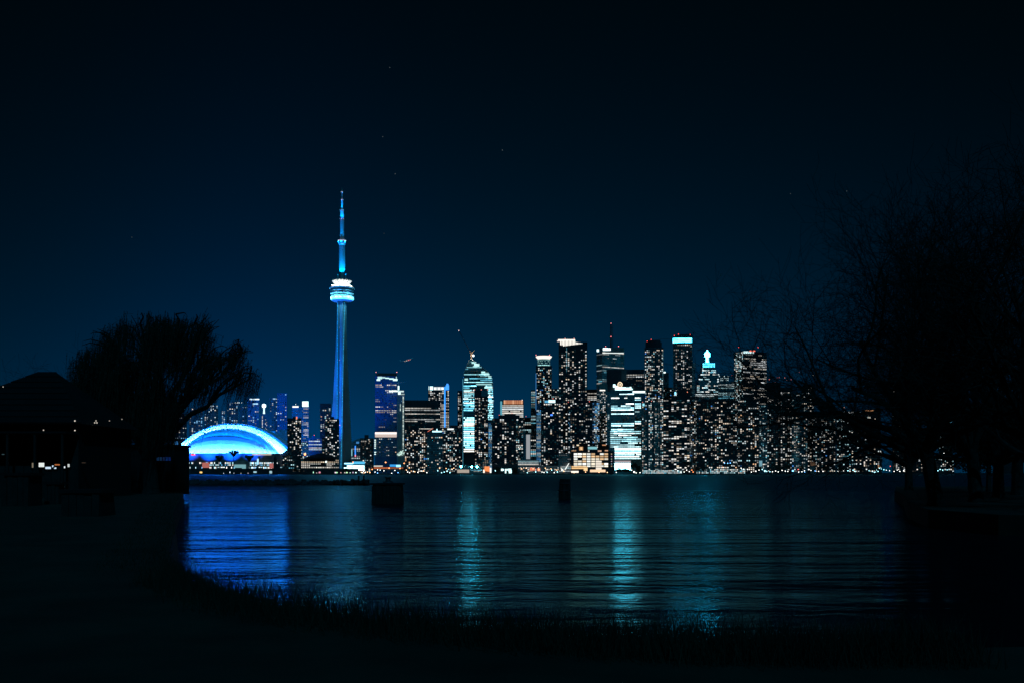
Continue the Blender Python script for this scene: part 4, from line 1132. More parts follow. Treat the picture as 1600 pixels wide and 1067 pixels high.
b.panel(1319, 651.5, 1323, 653, (1, 1, .95), 'roof_light'); b.panel(1330, 651.5, 1334, 653, (1, 1, .95), 'roof_light'); b.red(1319, 636, (1.3, .6, .4))
b = tower(AP, 'nearly unlit block behind branches with an orange roof bar', 'building', 1347, 1376, 639, 1900, None, 'concrete_dark'); b.windows('res', .09, 'warm', 2.4, 3.1, 3.8); b.slabs(3.1); b.panel(1352, 640.4, 1366, 641.8, (.95, .45, .2), 'roof_light'); b.panel(1356, 650.5, 1360, 653, (1, .95, .85), 'roof_light')
tower(LO, 'low shoreline block behind branches with amber and white windows', 'building', 1330, 1378, 702, 1810, std('res', .42, 'warm', 2.4, 3.1, 3.4, 'concrete_dark'), 'concrete_dark')
b = tower(AP, 'tall almost unlit tower behind the thick branches, few white dots', 'building', 1394, 1426, 586, 1910, None, 'concrete_dark'); b.windows('res', .10, 'white', 3.2, 3.1, 3.8, y0=592, pair=.1); b.slabs(3.1)
tower(AP, 'low dim block under the thick branches right of the tall unlit tower', 'building', 1424, 1446, 680, 1880, std('res', .16, 'warm', 2.6, 3.1, 3.6, 'concrete_dark'), 'concrete_dark')
tower(LO, 'small lit shoreline house row at the foot of the tall unlit tower', 'building', 1396, 1424, 722, 1790, std('res', .6, 'white', 2.2, 3.0, 3.2, 'concrete_dark'), 'concrete_dark')
b = tower(AP, 'far right dim tower with a thread of pale lights', 'building', 1467, 1488, 652, 1930, None, 'concrete_dark'); b.windows('res', .09, 'cool', 2.6, 3.1, 3.6); b.slabs(3.1); b.red(1474, 628, (1.2, .25, .25))
tower(LO, 'far right lit shoreline cluster below the branches', 'building', 1454, 1491, 712, 1800, std('res', .34, 'cool', 2.8, 3.0, 3.2, 'concrete_dark'), 'concrete_dark')
b = tower(AP, 'rightmost distant block with a short row of white roof lights', 'building', 1560, 1588, 628, 1950, None, 'concrete_dark'); b.slabs(3.1)
for x in (1566, 1568, 1571, 1573.6, 1581): b.panel(x, 629.4, x + 1.2, 631, (.9, .9, .85), 'roof_light')
b.panel(1570.6, 631.6, 1571.8, 633, (.8, .8, .75), 'roof_light')

# ------------------------------------------------------------------ along the far shore
g1 = 'low buildings along the far shore'
b = tower(LO, 'long low dark terminal in front of the stadium with few lit doors', 'building', 297, 448, 731.5, 1775, None, 'concrete_dark', group=g1)
for xa, ya, xb, yb, c in ((312, 736, 316, 738.6, (1.3, .75, .25)), (349, 738, 350, 739, (.8, .9, 1)), (358.5, 736, 360, 738.4, (.6, .9, 1)), (365, 738, 366, 739, (.6, .8, 1)), (376, 738.2, 377, 739, (1, .9, .8)), (396, 735.5, 401, 738, (.35, .6, .7)), (421, 735, 425, 739, (.35, .55, .6)), (429, 735.4, 432, 739.4, (.5, .75, .7)), (387, 738, 388, 739, (.9, .9, 1))): b.panel(xa, ya, xb, yb, c, 'lit_door', .3)
for x in (321, 345, 372, 405, 440): b.block(x - 5, x + 6, 730.2, name='roof_box', inset=2)
b = tower(LO, 'low dark block with a few lit rooms right of the stadium', 'building', 441, 476, 711, 1850, std('res', .26, 'cool', 1.4, 3.0, 3.4, 'concrete_dark'), 'concrete_dark', group=g1)
b = tower('domed_hall', 'low dark hall with a shallow domed roof left of the tall tower', 'building', 470, 530, 716, 1845, std('office', .5, 'white', 1.5, 3.4, 3.2, 'concrete_dark', faces=(0,)), 'concrete_dark', group=g1, dep=36)
c = sum(b.poly, Vector((0, 0))) / 4; k = 1845 / F
m = MB(); m.lathe(c.x + 2 * k, c.y, [(27 * k, b.zrow(716)), (24 * k, b.zrow(713.4)), (17 * k, b.zrow(710.8)), (9 * k, b.zrow(709.2)), (8 * k, b.zrow(708.2)), (2, b.zrow(707.6))], 32); m.build('domed_roof', M['roof_dark'], b.root)
m = MB(); p = b.at(509.5, 720.8, .5); m.ball(p, 1.9, 8, 6, (1.2, 1.5, 1.4)); m.build('globe_light', M['lamp'], b.root)
b = tower(LO, 'low dark shed row with warm doors at the foot of the tall tower', 'building', 478, 560, 732, 1770, None, 'concrete_dark', group=g1)
for x in (489, 494, 498, 523, 525, 532, 538, 541, 546.5, 551, 555): b.panel(x, 735.8 + R.random() * 2, x + R.uniform(1, 3), 738.6, tuple(q * R.uniform(.4, 1.3) for q in ((1, .75, .55), (.9, 1, 1))[x % 2 > 0]), 'lit_door', .3)
b = tower('glass_pavilion', 'low glass hall glowing cyan-white right of the tall tower base', 'building', 537, 570, 724.5, 1830, None, 'glass_teal', group=g1); b.windows('band', .9, 'bright', 11.0, 3.2, 2.6, y0=726, y1=735, faces=(0,), wf=.9, hf=.66); b.panel(552, 720.4, 570, 724.6, (.09, .55, .9), 'roof_light', -1, 3); b.panel(538, 722.6, 552, 724.8, (.8, 2.2, 3.0), 'roof_light', -1, 3)
b = tower('viaduct', 'orange-lit elevated road beneath the blue glass office tower', 'viaduct', 583, 632, 729, 1880, None, 'concrete', group=None, z0=GROUND + 6)
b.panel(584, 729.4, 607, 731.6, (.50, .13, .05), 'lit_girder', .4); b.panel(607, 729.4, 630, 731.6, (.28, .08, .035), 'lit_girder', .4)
b.panel(609, 725, 619, 728.4, (.04, .36, .85), 'blue_screen', -1, 1); b.panel(619, 725.5, 626, 729, (.5, 1.3, 1.9), 'blue_screen', -1, 1); b.panel(584, 726.6, 598, 728.4, (.7, .65, .55), 'blue_screen', -1, 1)
m = MB()
for x in range(586, 632, 6):
    p = b.at(x, 735, -4); m.box(p.x - 1, p.x + 1, p.y, p.y + 3, GROUND, GROUND + 6.1)
m.build('pier', M['concrete'], b.root, 'stuff')
b = tower('ferry_terminal', 'low ferry terminal under white floodlights below the curved tower', 'building', 714, 754, 727, 1765, None, 'concrete', group=g1, dep=20); b.panel(714.5, 733, 733, 738, (.42, .36, .30), 'wall_glow_panel', .4); b.windows('office', .5, 'cool', 1.4, 2.6, 2.6, y0=733, faces=(0,)); b.block(724, 734, 725.5)  # wall panel glows in place of floodlight falling on it
for x in (720.5, 737, 745.5): b.red(x, 728.4 if x < 730 else 728.8, (9.0, 80.0, 100.0), 1.9)
b = tower('apartment_podium', 'grey-violet lit podium left of the orange awning', 'building', 753.5, 763.5, 717, 1800, None, 'concrete', group=g1); b.windows('band', .7, 'warm', .5, 3.0, 3.0, faces=(0,)); b.slabs(3.0, 'concrete_mid')
b = tower('awning_cafe', 'quayside cafe with a glowing orange awning', 'building', 754, 768, 730, 1760, None, 'concrete', group=g1); b.panel(757, 728, 765, 735, (1.05, .30, .10), 'awning', 2.2, 2, yb2=736.4); b.panel(755, 733, 757.4, 738, (1.4, 1.2, 1.0), 'lit_window', .4); b.panel(765.2, 730, 767.8, 738, (1.1, 1.15, 1.1), 'lit_window', .4)
b = tower(LO, 'low dark boathouse with bold white windows right of the orange awning', 'building', 770, 809, 724, 1765, None, 'concrete_dark', group=g1)
for xa, ya, xb, yb in ((783, 731.6, 785.6, 735), (789, 732, 791, 738.6), (791.4, 732, 793.4, 734.4), (794, 731.6, 799, 733.2), (794.5, 733.6, 799.5, 736), (795, 736.4, 799.5, 738.6), (773.5, 734, 774.6, 735.4)): b.panel(xa, ya, xb, yb, (1.2, 1.9, 1.9), 'lit_window', .4)
b = tower('glass_podium', 'glass podium with three bright stripes right of the boathouse', 'building', 809, 842, 718, 1800, None, 'glass_teal', group=g1); b.windows('band', .97, 'cool', 1.0, 2.9, 3.0, y0=718.6, y1=726.4, faces=(0,), wf=.92, hf=.5); b.windows('res', .4, 'warm', 1.6, 3.0, 3.2, y0=727, faces=(0,)); b.slabs(2.9, 'concrete')
b = tower('restaurant_row', 'low restaurant row with red and warm lights before the glass podium', 'building', 812, 876, 727, 1765, None, 'concrete', group=g1); b.windows('res', .55, 'warm', 1.5, 2.6, 2.6, y0=729, faces=(0,)); b.panel(828, 730, 836, 734.5, (.85, .22, .12), 'lit_awning', .4); b.panel(839, 731, 844, 735, (.8, .25, .15), 'lit_awning', .4)
# low office with the grid of large windows, each window its own
b = tower('grid_office', 'low waterfront office with a black grid of large cream windows', 'building', 892, 959, 704, 1775, None, 'concrete_dark', group=g1, dep=30)
cols = [899.5, 906, 913, 919.8, 926.8, 933.6, 940.4, 947.2]
rows = [707.4, 711.2, 715.2, 718.8, 722.8, 726.4]
proto = None
for x in cols:
    for y in rows:
        r = R.random()
        if r < .10: continue
        col = (1.15, 1.18, 1.10) if r < .6 else ((1.05, .95, .75) if r < .85 else (.8, .52, .28))
        g = R.uniform(.6, 1.25) * (1.15 if x > 930 or y < 712 else 1)
        b.panel(x - 2.85, y, x + 2.85, y + 2.7, tuple(q * g for q in col), 'window', .12, .1)
b.panel(893, 727.5, 912, 732, (1.0, .62, .28), 'lit_lobby', .3); b.panel(912, 728, 918, 735, (1.1, .72, .35), 'lit_lobby', .3); b.panel(931, 719, 940, 733, (.95, .85, .72), 'lit_lobby', .16); b.panel(922, 733, 946, 737, (1.1, .72, .45), 'lit_lobby', .3); b.panel(892.5, 735, 904, 737.8, (1.3, 1.2, 1.0), 'lit_lobby', .3)
for y in rows + [704.6, 729.8]: b.panel(892, y - .95, 953, y - .25, (0, 0, 0), 'floor_edge', .5, .5, M['concrete_dark'])
for x in (955.5,):
    for y in rows: b.panel(x - .8, y + .5, x + .9, y + 2, tuple(q * R.uniform(.2, .6) for q in (.8, .9, 1)), 'stair_window', .12, .1)
b.block(904, 918, 692, inset=2, mat='roof_dark'); b.block(934, 941, 690.5, inset=5, mat='roof_dark'); b.block(941, 951, 694, inset=3, mat='roof_dark'); b.block(919, 933, 696, inset=1.5, mat='concrete_dark')
b.panel(918.6, 697.4, 933, 701.4, (.22, .52, .58), 'roof_light', -1.2, 1)
for xa, ya, xb, yb, c in ((901, 694, 904.6, 696, (1, .85, .6)), (905, 697.5, 911, 703, (.55, .3, .14)), (893, 703, 900, 704.6, (.6, .32, .16)), (907, 698, 909.6, 702, (1.3, .9, .5)), (919, 703, 921, 705, (1, 1, .9)), (934, 703, 940, 705, (1.0, .6, .4)), (945, 702.6, 950, 704.6, (.9, .5, .3)), (941, 694, 947, 695.6, (.6, .28, .14))): b.panel(xa, ya, xb, yb, c, 'roof_light', .2, .6)
b = tower(LO, 'low olive-lit wing left of the black grid office', 'building', 872.5, 892.5, 708, 1785, None, 'concrete', group=g1); b.windows('office', .6, 'white', .5, 3.6, 3.0, faces=(0,), hf=.45); b.slabs(3.6, 'concrete_mid'); b.windows('office', .9, 'warm', 1.6, 3.0, 2.6, y0=727, faces=(0,))
m = MB(); p, q = b.at(883, 733, 4), b.at(889, 723, 4); m.tube(p, q, .9, .7, 6, True, (1.1, 1.15, 1.1)); p, q = b.at(876, 730, 4), b.at(882, 736, 4); m.tube(p, q, .6, .6, 6, True, (1.1, 1.05, .95)); m.build('lit_arm', M['glow'], b.root)
b = tower('quay_kiosk_row', 'long white-lit kiosk row at the foot of the pale concrete tower', 'building', 1003, 1066, 733.4, 1758, None, 'concrete', group=g1, dep=10); b.windows('res', 1.1, 'cool', 4.0, 2.0, 2.2, y0=733.8, y1=739.2, faces=(0,), pair=.7)
b = tower('quay_kiosk_row', 'long white-lit kiosk row before the very wide black slab', 'building', 1087, 1165, 731.4, 1758, None, 'concrete', group=g1, dep=10); b.windows('res', .9, 'cool', 3.4, 2.3, 2.4, y0=732, y1=739.2, faces=(0,), pair=.7)
b = tower('brick_shed', 'small brownish floodlit shed under the teal-lit tower', 'building', 1266, 1275, 720.5, 1790, None, 'concrete', group=g1, dep=12); b.panel(1266.4, 721, 1274.8, 727, (.085, .05, .03), 'wall_glow_panel', .3)  # floodlight on the shed wall is put into a glowing panel

# ------------------------------------------------------------------ lamps along the far quay (each a thing; copies share their meshes)
QC = {'white': (3.2, 3.3, 3.1), 'cyan': (1.6, 3.8, 4.4), 'blue': (.7, 2.2, 5.0), 'warm': (3.6, 2.0, 1.0), 'orange': (3.4, 1.1, .4), 'red': (3.0, .35, .25)}
QP = {}
def quay_lamp(x, y, Y, colour, label, size=.8):
    base = W(x, y, Y); h = max(2.0, base.z - GROUND)
    key = (colour, size)
    if key not in QP:
        t = thing('quay_lamp', label, 'lamp', (0, 0, 0), 'lamps along the far quay')
        m = MB(); m.tube((0, 0, -6), (0, 0, 0), .12, .09, 5); m.build('post', M['steel_dark'], t)
        m = MB(); m.ball((0, 0, 0.3), size, 6, 4, QC[colour]); m.build('lamp_globe', M['lamp'], t)
        t.location = base; QP[key] = t
        return t
    return copy_tree(QP[key], base, label)
def street_lamp(x, y, Y, colour, label, size=.9):
    p = W(x, y, Y)
    t = thing('street_lamp', label, 'lamp', (p.x, p.y, GROUND), 'tall street lamps by the far shore')
    m = MB(); m.tube((p.x, p.y, GROUND), p, .22, .14, 6); m.build('post', M['steel_dark'], t)
    m = MB(); m.tube(p, p + Vector((1.2, 0, .3)), .1, .08, 5); m.build('lamp_arm', M['steel_dark'], t)
    m = MB(); m.ball(p + Vector((.6, -.3, -.2)), size, 8, 5, QC[colour]); m.build('lamp_head', M['lamp'], t)
street_lamp(476, 709, 1780, 'orange', 'pinkish glaring lamp beside the domed hall, left of its roof', 1.9)
street_lamp(551, 721, 1790, 'orange', 'orange lamp standing at the glass hall near the tall tower', 1.0)
street_lamp(602, 721.5, 1780, 'orange', 'taller orange lamp in the middle below the blue office tower', 1.2)
street_lamp(607.5, 730.5, 1770, 'orange', 'short orange lamp just right of the taller one on the viaduct', 1.1)
street_lamp(631, 723, 1790, 'orange', 'orange lamp at the left corner of the warm-windowed apartment block', 1.1)
street_lamp(624.5, 731, 1770, 'orange', 'short orange lamp at the right end of the viaduct', 1.0)
street_lamp(581, 732.5, 1775, 'orange', 'orange lamp at the right foot of the plain dark apartment block', 1.0)
street_lamp(564, 733, 1775, 'orange', 'orange lamp at the left foot of the plain dark apartment block', 1.0)
LAMPS = [
    ('white', 'small white lamp at the foot of the plain dark apartment block', [(566, 738), (571, 737.6), (568, 736)]),
    ('warm', 'small warm lamp at the foot of the plain dark apartment block', [(574, 737), (578, 738), (569, 738.3), (564.5, 737.4)]),
    ('white', 'small white lamp below the viaduct', [(590, 733.5), (594, 734), (600, 735), (617, 734.5), (586, 737), (612, 739)]),
    ('blue', 'small blue lamp below the viaduct', [(590, 738.6), (622, 738)]),
    ('white', 'small white lamp below the warm-windowed apartment block', [(637, 737), (640, 738), (653, 737.6), (667, 738), (658, 735.4), (646, 736)]),
    ('warm', 'small warm lamp below the warm-windowed apartment block', [(639.5, 730.5), (648, 736.5), (662, 735.4), (635, 734)]),
    ('cyan', 'small cyan lamp left of the ferry terminal', [(684, 735), (690, 738), (694, 737), (699, 735.6), (703, 738)]),
    ('warm', 'small warm lamp left of the ferry terminal', [(687, 731), (706, 732.4), (697, 731.4), (709, 731)]),
    ('cyan', 'cyan lamp at the dark boathouse', [(786, 733.6), (774, 735)]),
    ('warm', 'warm lamp before the restaurant row', [(815, 732), (822, 731), (833, 732), (842, 733.5), (852, 731), (861, 732), (870, 734)]),
    ('cyan', 'cyan lamp before the restaurant row', [(837, 737), (855, 737.4), (862, 734), (871, 737), (824, 738)]),
    ('white', 'white lamp before the restaurant row', [(847, 737), (850, 737.6), (878, 734), (866, 738)]),
    ('warm', 'warm lamp at the foot of the black grid office', [(897, 738), (915, 737), (936, 737.4), (949, 737.6), (881, 736)]),
    ('white', 'white lamp before the bright white lobby', [(963, 737.6), (991, 737), (994, 738.4), (1000, 738), (987, 734)]),
    ('white', 'white lamp on the quay before the black block with bold windows', [(1056, 733), (1059, 735), (1064, 737), (1073, 734), (1077, 736.4), (1069, 737)]),
    ('orange', 'orange lamp on the quay beside the very wide black slab', [(1081, 734), (1083, 737), (1129.5, 729.6)]),
    ('blue', 'blue lamp before the wide black slabs', [(1132, 723), (1137, 723.4), (1141, 723)]),
    ('white', 'white lamp before the second wide black slab', [(1158, 731), (1162, 732.6), (1168, 733), (1174, 737), (1181, 736), (1186, 734)]),
    ('cyan', 'cyan lamp below the red-topped dark tower', [(1195, 735.4), (1198, 736), (1191, 733), (1203, 736.4)]),
    ('white', 'white lamp below the red-topped dark tower', [(1207, 736.6), (1212, 735.4), (1216, 736.8), (1201, 735)]),
    ('white', 'white lamp below the teal-lit tower', [(1222, 734.4), (1227, 735.6), (1231, 736), (1248, 737), (1253, 736.6), (1257, 735)]),
    ('blue', 'bright blue lamp below the teal-lit tower', [(1238.8, 735.2), (1257.5, 737.6), (1274, 735)]),
    ('red', 'tiny red lamp below the teal-lit tower', [(1247, 733)]),
    ('white', 'white lamp under the branches below the orange-windowed block', [(1264, 733), (1267, 734.6), (1279, 736), (1286, 736), (1300, 733.6), (1303, 735), (1309, 736), (1318, 735)]),
    ('cyan', 'cyan lamp under the branches right of the orange-windowed block', [(1325, 735), (1333, 734), (1336, 736), (1358, 735), (1363, 736), (1368, 737), (1370, 734), (1374, 731), (1377, 732), (1381, 733.4), (1366, 737.4), (1372, 736)]),
    ('white', 'white lamp under the branches near the tall unlit tower', [(1385, 734), (1390, 735), (1397, 736), (1402, 734), (1406, 736), (1412, 735), (1417, 737), (1423, 732)]),
    ('red', 'tiny red lamp under the branches near the tall unlit tower', [(1391, 728)]),
    ('cyan', 'cyan lamp at the far right shoreline cluster', [(1459, 735.4), (1462, 735.4), (1465.5, 735), (1469, 733), (1473, 734), (1480, 733.6)]),
    ('white', 'white dot lamp at the far right shoreline cluster', [(1456, 728), (1462, 727), (1475, 708), (1482, 714.6), (1488, 719.4)]),
    ('white', 'white dot lamp behind the far right dim trunk', [(1500, 694.6), (1501, 697.5), (1482, 683), (1473.6, 660), (1476, 665)]),
]
NTH = ['leftmost', 'second from left', 'third from left', 'fourth from left', 'fifth from left', 'sixth from left', 'seventh from left', 'eighth from left', 'ninth from left', 'tenth from left', 'eleventh from left', 'twelfth from left']
BIG = ((1195, 735.4), (1238.8, 735.2), (1274, 735), (991, 737), (786, 733.6))
for colour, label, pts in LAMPS:
    pts = sorted(pts)
    for i, (x, y) in enumerate(pts):
        big = (x, y) in BIG
        if len(pts) > 1:
            lab = label + ', ' + (NTH[i] if i < len(pts) - 1 else 'rightmost')
        else:
            lab = label
        if big:
            lab = lab.replace('lamp', 'glaring lamp', 1)
        quay_lamp(x, y, 1746 if y > 730 else 1800, colour, lab, 1.45 if big else .78)

# three flat-topped light masts in front of the stadium
for x, yt, w, lab in ((365, 703.5, 7.2, 'tallest dark flat-topped light mast before the middle of the stadium'), (343, 711.5, 6, 'short dark flat-topped light mast left of the tallest one'), (389.5, 711, 6, 'short dark flat-topped light mast right of the tallest one')):
    Y = 1782; k = Y / F; p = W(x, yt, Y)
    t = thing('light_mast', lab, 'mast', (p.x, p.y, GROUND), 'unlit light masts before the stadium')
    m = MB(); m.tube((p.x, p.y, GROUND), (p.x, p.y, p.z - 7), .55, .4, 8); m.build('pole', M['steel_dark'], t)
    m = MB(); m.lathe(p.x, p.y, [(.6, p.z - 11), (w * k * .55, p.z - 6.5), (w * k * .85, p.z - 3.2), (.5, p.z - 3.0)], 12); m.build('bracket', M['steel_dark'], t)
    for i in range(12):
        a = math.tau * i / 12; m = MB(); c = (p.x + w * k * .9 * math.cos(a), p.y + w * k * .9 * math.sin(a))
        m.box(c[0] - 1.3, c[0] + 1.3, c[1] - 1.0, c[1] + 1.0, p.z - 4.2, p.z - R.uniform(-.6, 1.0)); m.build('lamp_box', M['steel_dark'], t)
Y = 1783; k = Y / F; p = W(430, 713, Y)
t = thing('silo', 'dark round-capped silo with a squat annex before the stadium', 'silo', (p.x, p.y, GROUND))
m = MB(); m.lathe(p.x, p.y, [(2.6 * k, GROUND), (2.6 * k, p.z - 5), (2.4 * k, p.z - 2), (1.4 * k, p.z)], 16); m.build('cylinder_wall', M['concrete_dark'], t)
m = MB(); m.lathe(p.x, p.y, [(1.0 * k, p.z - .2), (.9 * k, p.z + .8), (.2 * k, p.z + 1.2)], 10); m.build('cap', M['concrete_dark'], t)
m = MB(); m.lathe(p.x + 4.5 * k, p.y, [(3.2 * k, GROUND), (3.2 * k, p.z - 15), (2.2 * k, p.z - 12.5), (.3, p.z - 12)], 12); m.build('annex', M['concrete_dark'], t)

# small trees on the far shore
def tube_tree(t, base, h, cr, seed, n=420, leaf=.9, squash=.8):
    r = random.Random(seed)
    m = MB(); m.tube(base, base + Vector((0, 0, h * .55)), h * .035, h * .02, 6)
    for _ in range(5):
        a = r.random() * math.tau; m.tube(base + Vector((0, 0, h * r.uniform(.3, .5))), base + Vector((math.cos(a) * cr * .6, math.sin(a) * cr * .6, h * r.uniform(.6, .85))), h * .016, h * .006, 4)
    m.build('trunk', M['bark'], t)
    m = MB(); lobes = [(r.gauss(0, cr * .35), r.gauss(0, cr * .35), h * r.uniform(.5, .8), cr * r.uniform(.35, .6)) for _ in range(7)]
    for _ in range(n):
        lx, ly, lz, lr = r.choice(lobes); v = Vector((r.gauss(0, 1), r.gauss(0, 1), r.gauss(0, squash))).normalized() * lr * r.random() ** .4
        c = base + Vector((lx, ly, lz)) + v; a = Vector((r.gauss(0, 1), r.gauss(0, 1), r.gauss(0, 1))).normalized() * leaf * r.uniform(.5, 1.2); q = a.orthogonal().normalized() * leaf * .7
        m.face([c - a, c + q, c + a, c - q])
    m.build('crown', M['leaf'], t)
for i, (x, h, cr, lab) in enumerate(((966, 10, 7, 'dark bushy tree before the bright white lobby'), (974, 9, 6, 'lower dark tree against the warm end of the lobby'), (980, 8, 5, 'small dark tree right of the lit lobby'), (990, 20, 8, 'tall dark tree at the right side of the brightest office'), (997, 15, 6, 'dark tree between the brightest office and the pale concrete tower'), (1074, 25, 8, 'tall olive tree before the black block with bold windows'), (1088, 12, 9, 'round dark tree left end of the wide black slab'), (1099, 10, 8, 'dark tree before the wide black slab, left part'), (1118, 9, 8, 'dark tree before the wide black slab, middle'), (1186, 14, 8, 'dark tree at the slim glassy block'), (1214, 17, 10, 'dark tree below the red-topped tower'), (1230, 16, 10, 'broad dark tree left of the teal-lit tower'), (1252, 15, 10, 'broad dark tree below the teal-lit tower'), (1290, 14, 10, 'dark tree below the orange-windowed block'), (1312, 12, 10, 'dark tree below the white rooftop lights'), (1345, 12, 9, 'dark tree below the block with the orange roof bar'), (777, 13, 7, 'dark tree at the left end of the boathouse'), (806, 11, 6, 'dark tree at the right end of the boathouse'), (462, 10, 7, 'dark tree before the low block right of the stadium'), (540, 9, 6, 'dark shrubby tree at the foot of the tall tower'))):
    p = W(x, 738, 1762); p.z = GROUND
    t = thing('shore_tree', lab, 'tree', p, 'small dark trees on the far shore')
    tube_tree(t, p, h, cr, 40 + i)

# airliner crossing between the two office towers
p = W(635.5, 562.5, 2600); t = thing('airliner', 'distant airliner with lit nose climbing above the broad office slab', 'aeroplane', p)
ax = Vector((.93, .1, .30)).normalized(); up = Vector((-.28, 0, .95)).normalized(); sd = ax.cross(up)
m = MB()
for (a, ra), (c, rb) in zip(((-17, .4), (-12, 1.5), (10, 1.9), (15, 1.5)), ((-12, 1.5), (10, 1.9), (15, 1.5), (18, .3))): m.tube(p + ax * a, p + ax * c, ra, rb, 8)
m.build('fuselage', M['white_metal'], t)
for s in (-1, 1):
    m = MB(); m.extrude([p + ax * 4 + sd * s * 1.5, p - ax * 5 + sd * s * 16, p - ax * 7.5 + sd * s * 16, p - ax * 3 + sd * s * 1.5], up * .4); m.build('wing', M['white_metal'], t)
    m = MB(); m.extrude([p - ax * 12 + sd * s, p - ax * 16 + sd * s * 6, p - ax * 17.5 + sd * s * 6, p - ax * 15.5 + sd * s], up * .3); m.build('tailplane', M['white_metal'], t)
m = MB(); m.extrude([p - ax * 11, p - ax * 16.5 + up * 6, p - ax * 18 + up * 6, p - ax * 16.5], sd * .4); m.build('tail_fin', M['white_metal'], t)
for a, col, rr in ((-5, (.9, .75, .7), .7), (0, (1.2, 1.1, 1.0), .8), (5, (2.0, .5, .45), .8), (9, (1.3, .5, .4), .7)):
    m = MB(); m.ball(p + ax * a - up * 2.0 - Vector((0, 2.5, 0)), rr, 6, 4, col); m.build('nav_light', M['glow'], t)
# stars
for x, y, g, lab in ((609, 106, .10, 'faint highest star above the tall tower'), (598, 214, .09, 'faint star up and right of the antenna tip'), (785, 235, .13, 'brightest lone star near the middle of the sky'), (617.5, 272, .12, 'star just right of the antenna tip'), (600, 365, .05, 'dim star right of the tower antenna'), (1235, 303, .07, 'faint star above the bare right-hand tree, left one'), (1323, 299, .09, 'faint star above the bare right-hand tree, right one'), (206, 371, .07, 'faint star above the willow')):
    p = W(x, y, 14000); m = MB(); m.ball(p, 7.0, 8, 6, (g * .5, g * .62, g * .7)); o = m.build('star', M['glow']); tag(o, lab, 'star', 'stars in the night sky')

# ------------------------------------------------------------------ timber cribs, posts and the dark breakwater
M['crib_dark'] = material('tarred crib concrete', (.010, .010, .010), .9, .3, .8)
def crib(x0, x1, yt, yb, z0, lab, cap=True, seed=1):
    Y = (EYE - z0) * F / (yb - HZ); A, B = W(x0, yb, Y), W(x1, yb, Y); zt = W(0, yt, Y).z; r = random.Random(seed)
    c = (A + B) / 2; w = (B - A).length; t = thing('mooring_crib', lab, 'crib', (c.x, Y + w / 2, z0), 'timber and concrete cribs at the water')
    m = MB(); m.hexa([(A.x - .08, Y, z0 - .6), (B.x + .08, Y, z0 - .6), (B.x + .08, Y + w, z0 - .6), (A.x - .08, Y + w, z0 - .6), (A.x + .06, Y + .1, zt - .16), (B.x - .06, Y + .1, zt - .16), (B.x - .06, Y + w - .1, zt - .16), (A.x + .06, Y + w - .1, zt - .16)]); m.build('crib_body', M['crib_dark'], t)
    n = max(4, int(w / .32))
    for i in range(n):
        xa = A.x + w * i / n + .015; xb = A.x + w * (i + 1) / n - .015
        m = MB(); m.box(xa, xb, Y - .11 - r.random() * .04, Y - .005, z0 - .5, zt - .2 - r.random() * .12); m.build('plank', M['wood'], t)
    m = MB(); m.box(A.x - .12, B.x + .12, Y - .2, Y + w + .1, zt - .17, zt); m.build('cap_slab', M['crib_dark'], t)
    if cap:
        m = MB(); m.lathe(c.x, Y + w / 2, [(w * .20, zt), (w * .18, zt + .12), (w * .09, zt + .2), (w * .08, zt + .42), (w * .12, zt + .5), (w * .1, zt + .58)], 12); m.build('bollard', M['steel_dark'], t)
crib(581, 626, 754, 786.5, 0, 'dark square crib with a bollard standing in the water before the blue office', True, 1)
crib(4, 46, 738, 790, NZ, 'dark block at the left edge of the shore before the house', False, 2)
crib(70, 93, 752, 787, NZ, 'narrow dark block between the two bigger blocks on the left shore', False, 3)
crib(97, 157, 764, 806, NZ, 'widest dark block, nearest on the left shore', False, 4)
Y = EYE * F / 40.5; k = Y / F; t = thing('mooring_post', 'leaning bundle of dark timber piles standing alone in mid water', 'post', (W(882, 738, Y).x, Y, 0))
for dx0, dx1, dy, h in ((-7, -4.5, 0, 747.5), (-2.5, -.5, -.3, 748.6), (2.5, 3.4, .1, 748), (6.5, 6.6, 0, 747.6), (0, 1, .7, 748)):
    m = MB(); a = W(882 + dx0, 778.5, Y); c = W(882 + dx1, h, Y); a.z = -.8; a.y += dy; c.y += dy * .6; m.tube(a, c, .24, .2, 8); m.build('pile', M['wood'], t)
for z in (.9, 1.75): m = MB(); p = W(882.5, 0, Y); m.lathe(p.x - (1.9 - z) * .16, Y + .15, [(.62, z), (.66, z), (.66, z + .12), (.62, z + .12)], 12, cap=False); m.build('rope_band', M['steel_dark'], t)
# breakwater, low and dark, ending in a short jetty
Y = 250.0
bw = thing('breakwater', 'low dark stone breakwater running right from the willow shore', 'breakwater', (W(420, 738, Y).x, Y, 0))
m = MB(); a, c = W(150, 738, Y), W(578, 738, Y)
m.hexa([(a.x, Y - 2.6, -1), (c.x, Y - 2.6, -1), (c.x, Y + 3, -1), (a.x, Y + 3, -1), (a.x, Y - .8, 1.05), (c.x - .6, Y - .8, .9), (c.x - .6, Y + 1.4, .9), (a.x, Y + 1.4, 1.05)]); m.build('core', M['concrete_dark'], bw)
m = MB(); r = random.Random(8)
for i in range(420):
    x = a.x + (c.x - a.x) * r.random(); u = r.random(); s = r.uniform(.25, .6)
    m.ball((x, Y - 2.6 + u * 2.6, u * 1.15 + .05), s, 5, 3, sz=.7)
m.build('boulder', M['concrete_dark'], bw, 'stuff')
m = MB(); m.box(W(520, 0, Y).x, W(577, 0, Y).x, Y - 5, Y - 2.9, .75, 1.0); jt = thing('jetty', 'dark plank jetty with posts at the end of the breakwater', 'jetty', (W(548, 0, Y).x, Y - 4, 0)); m.build('deck', M['wood'], jt)
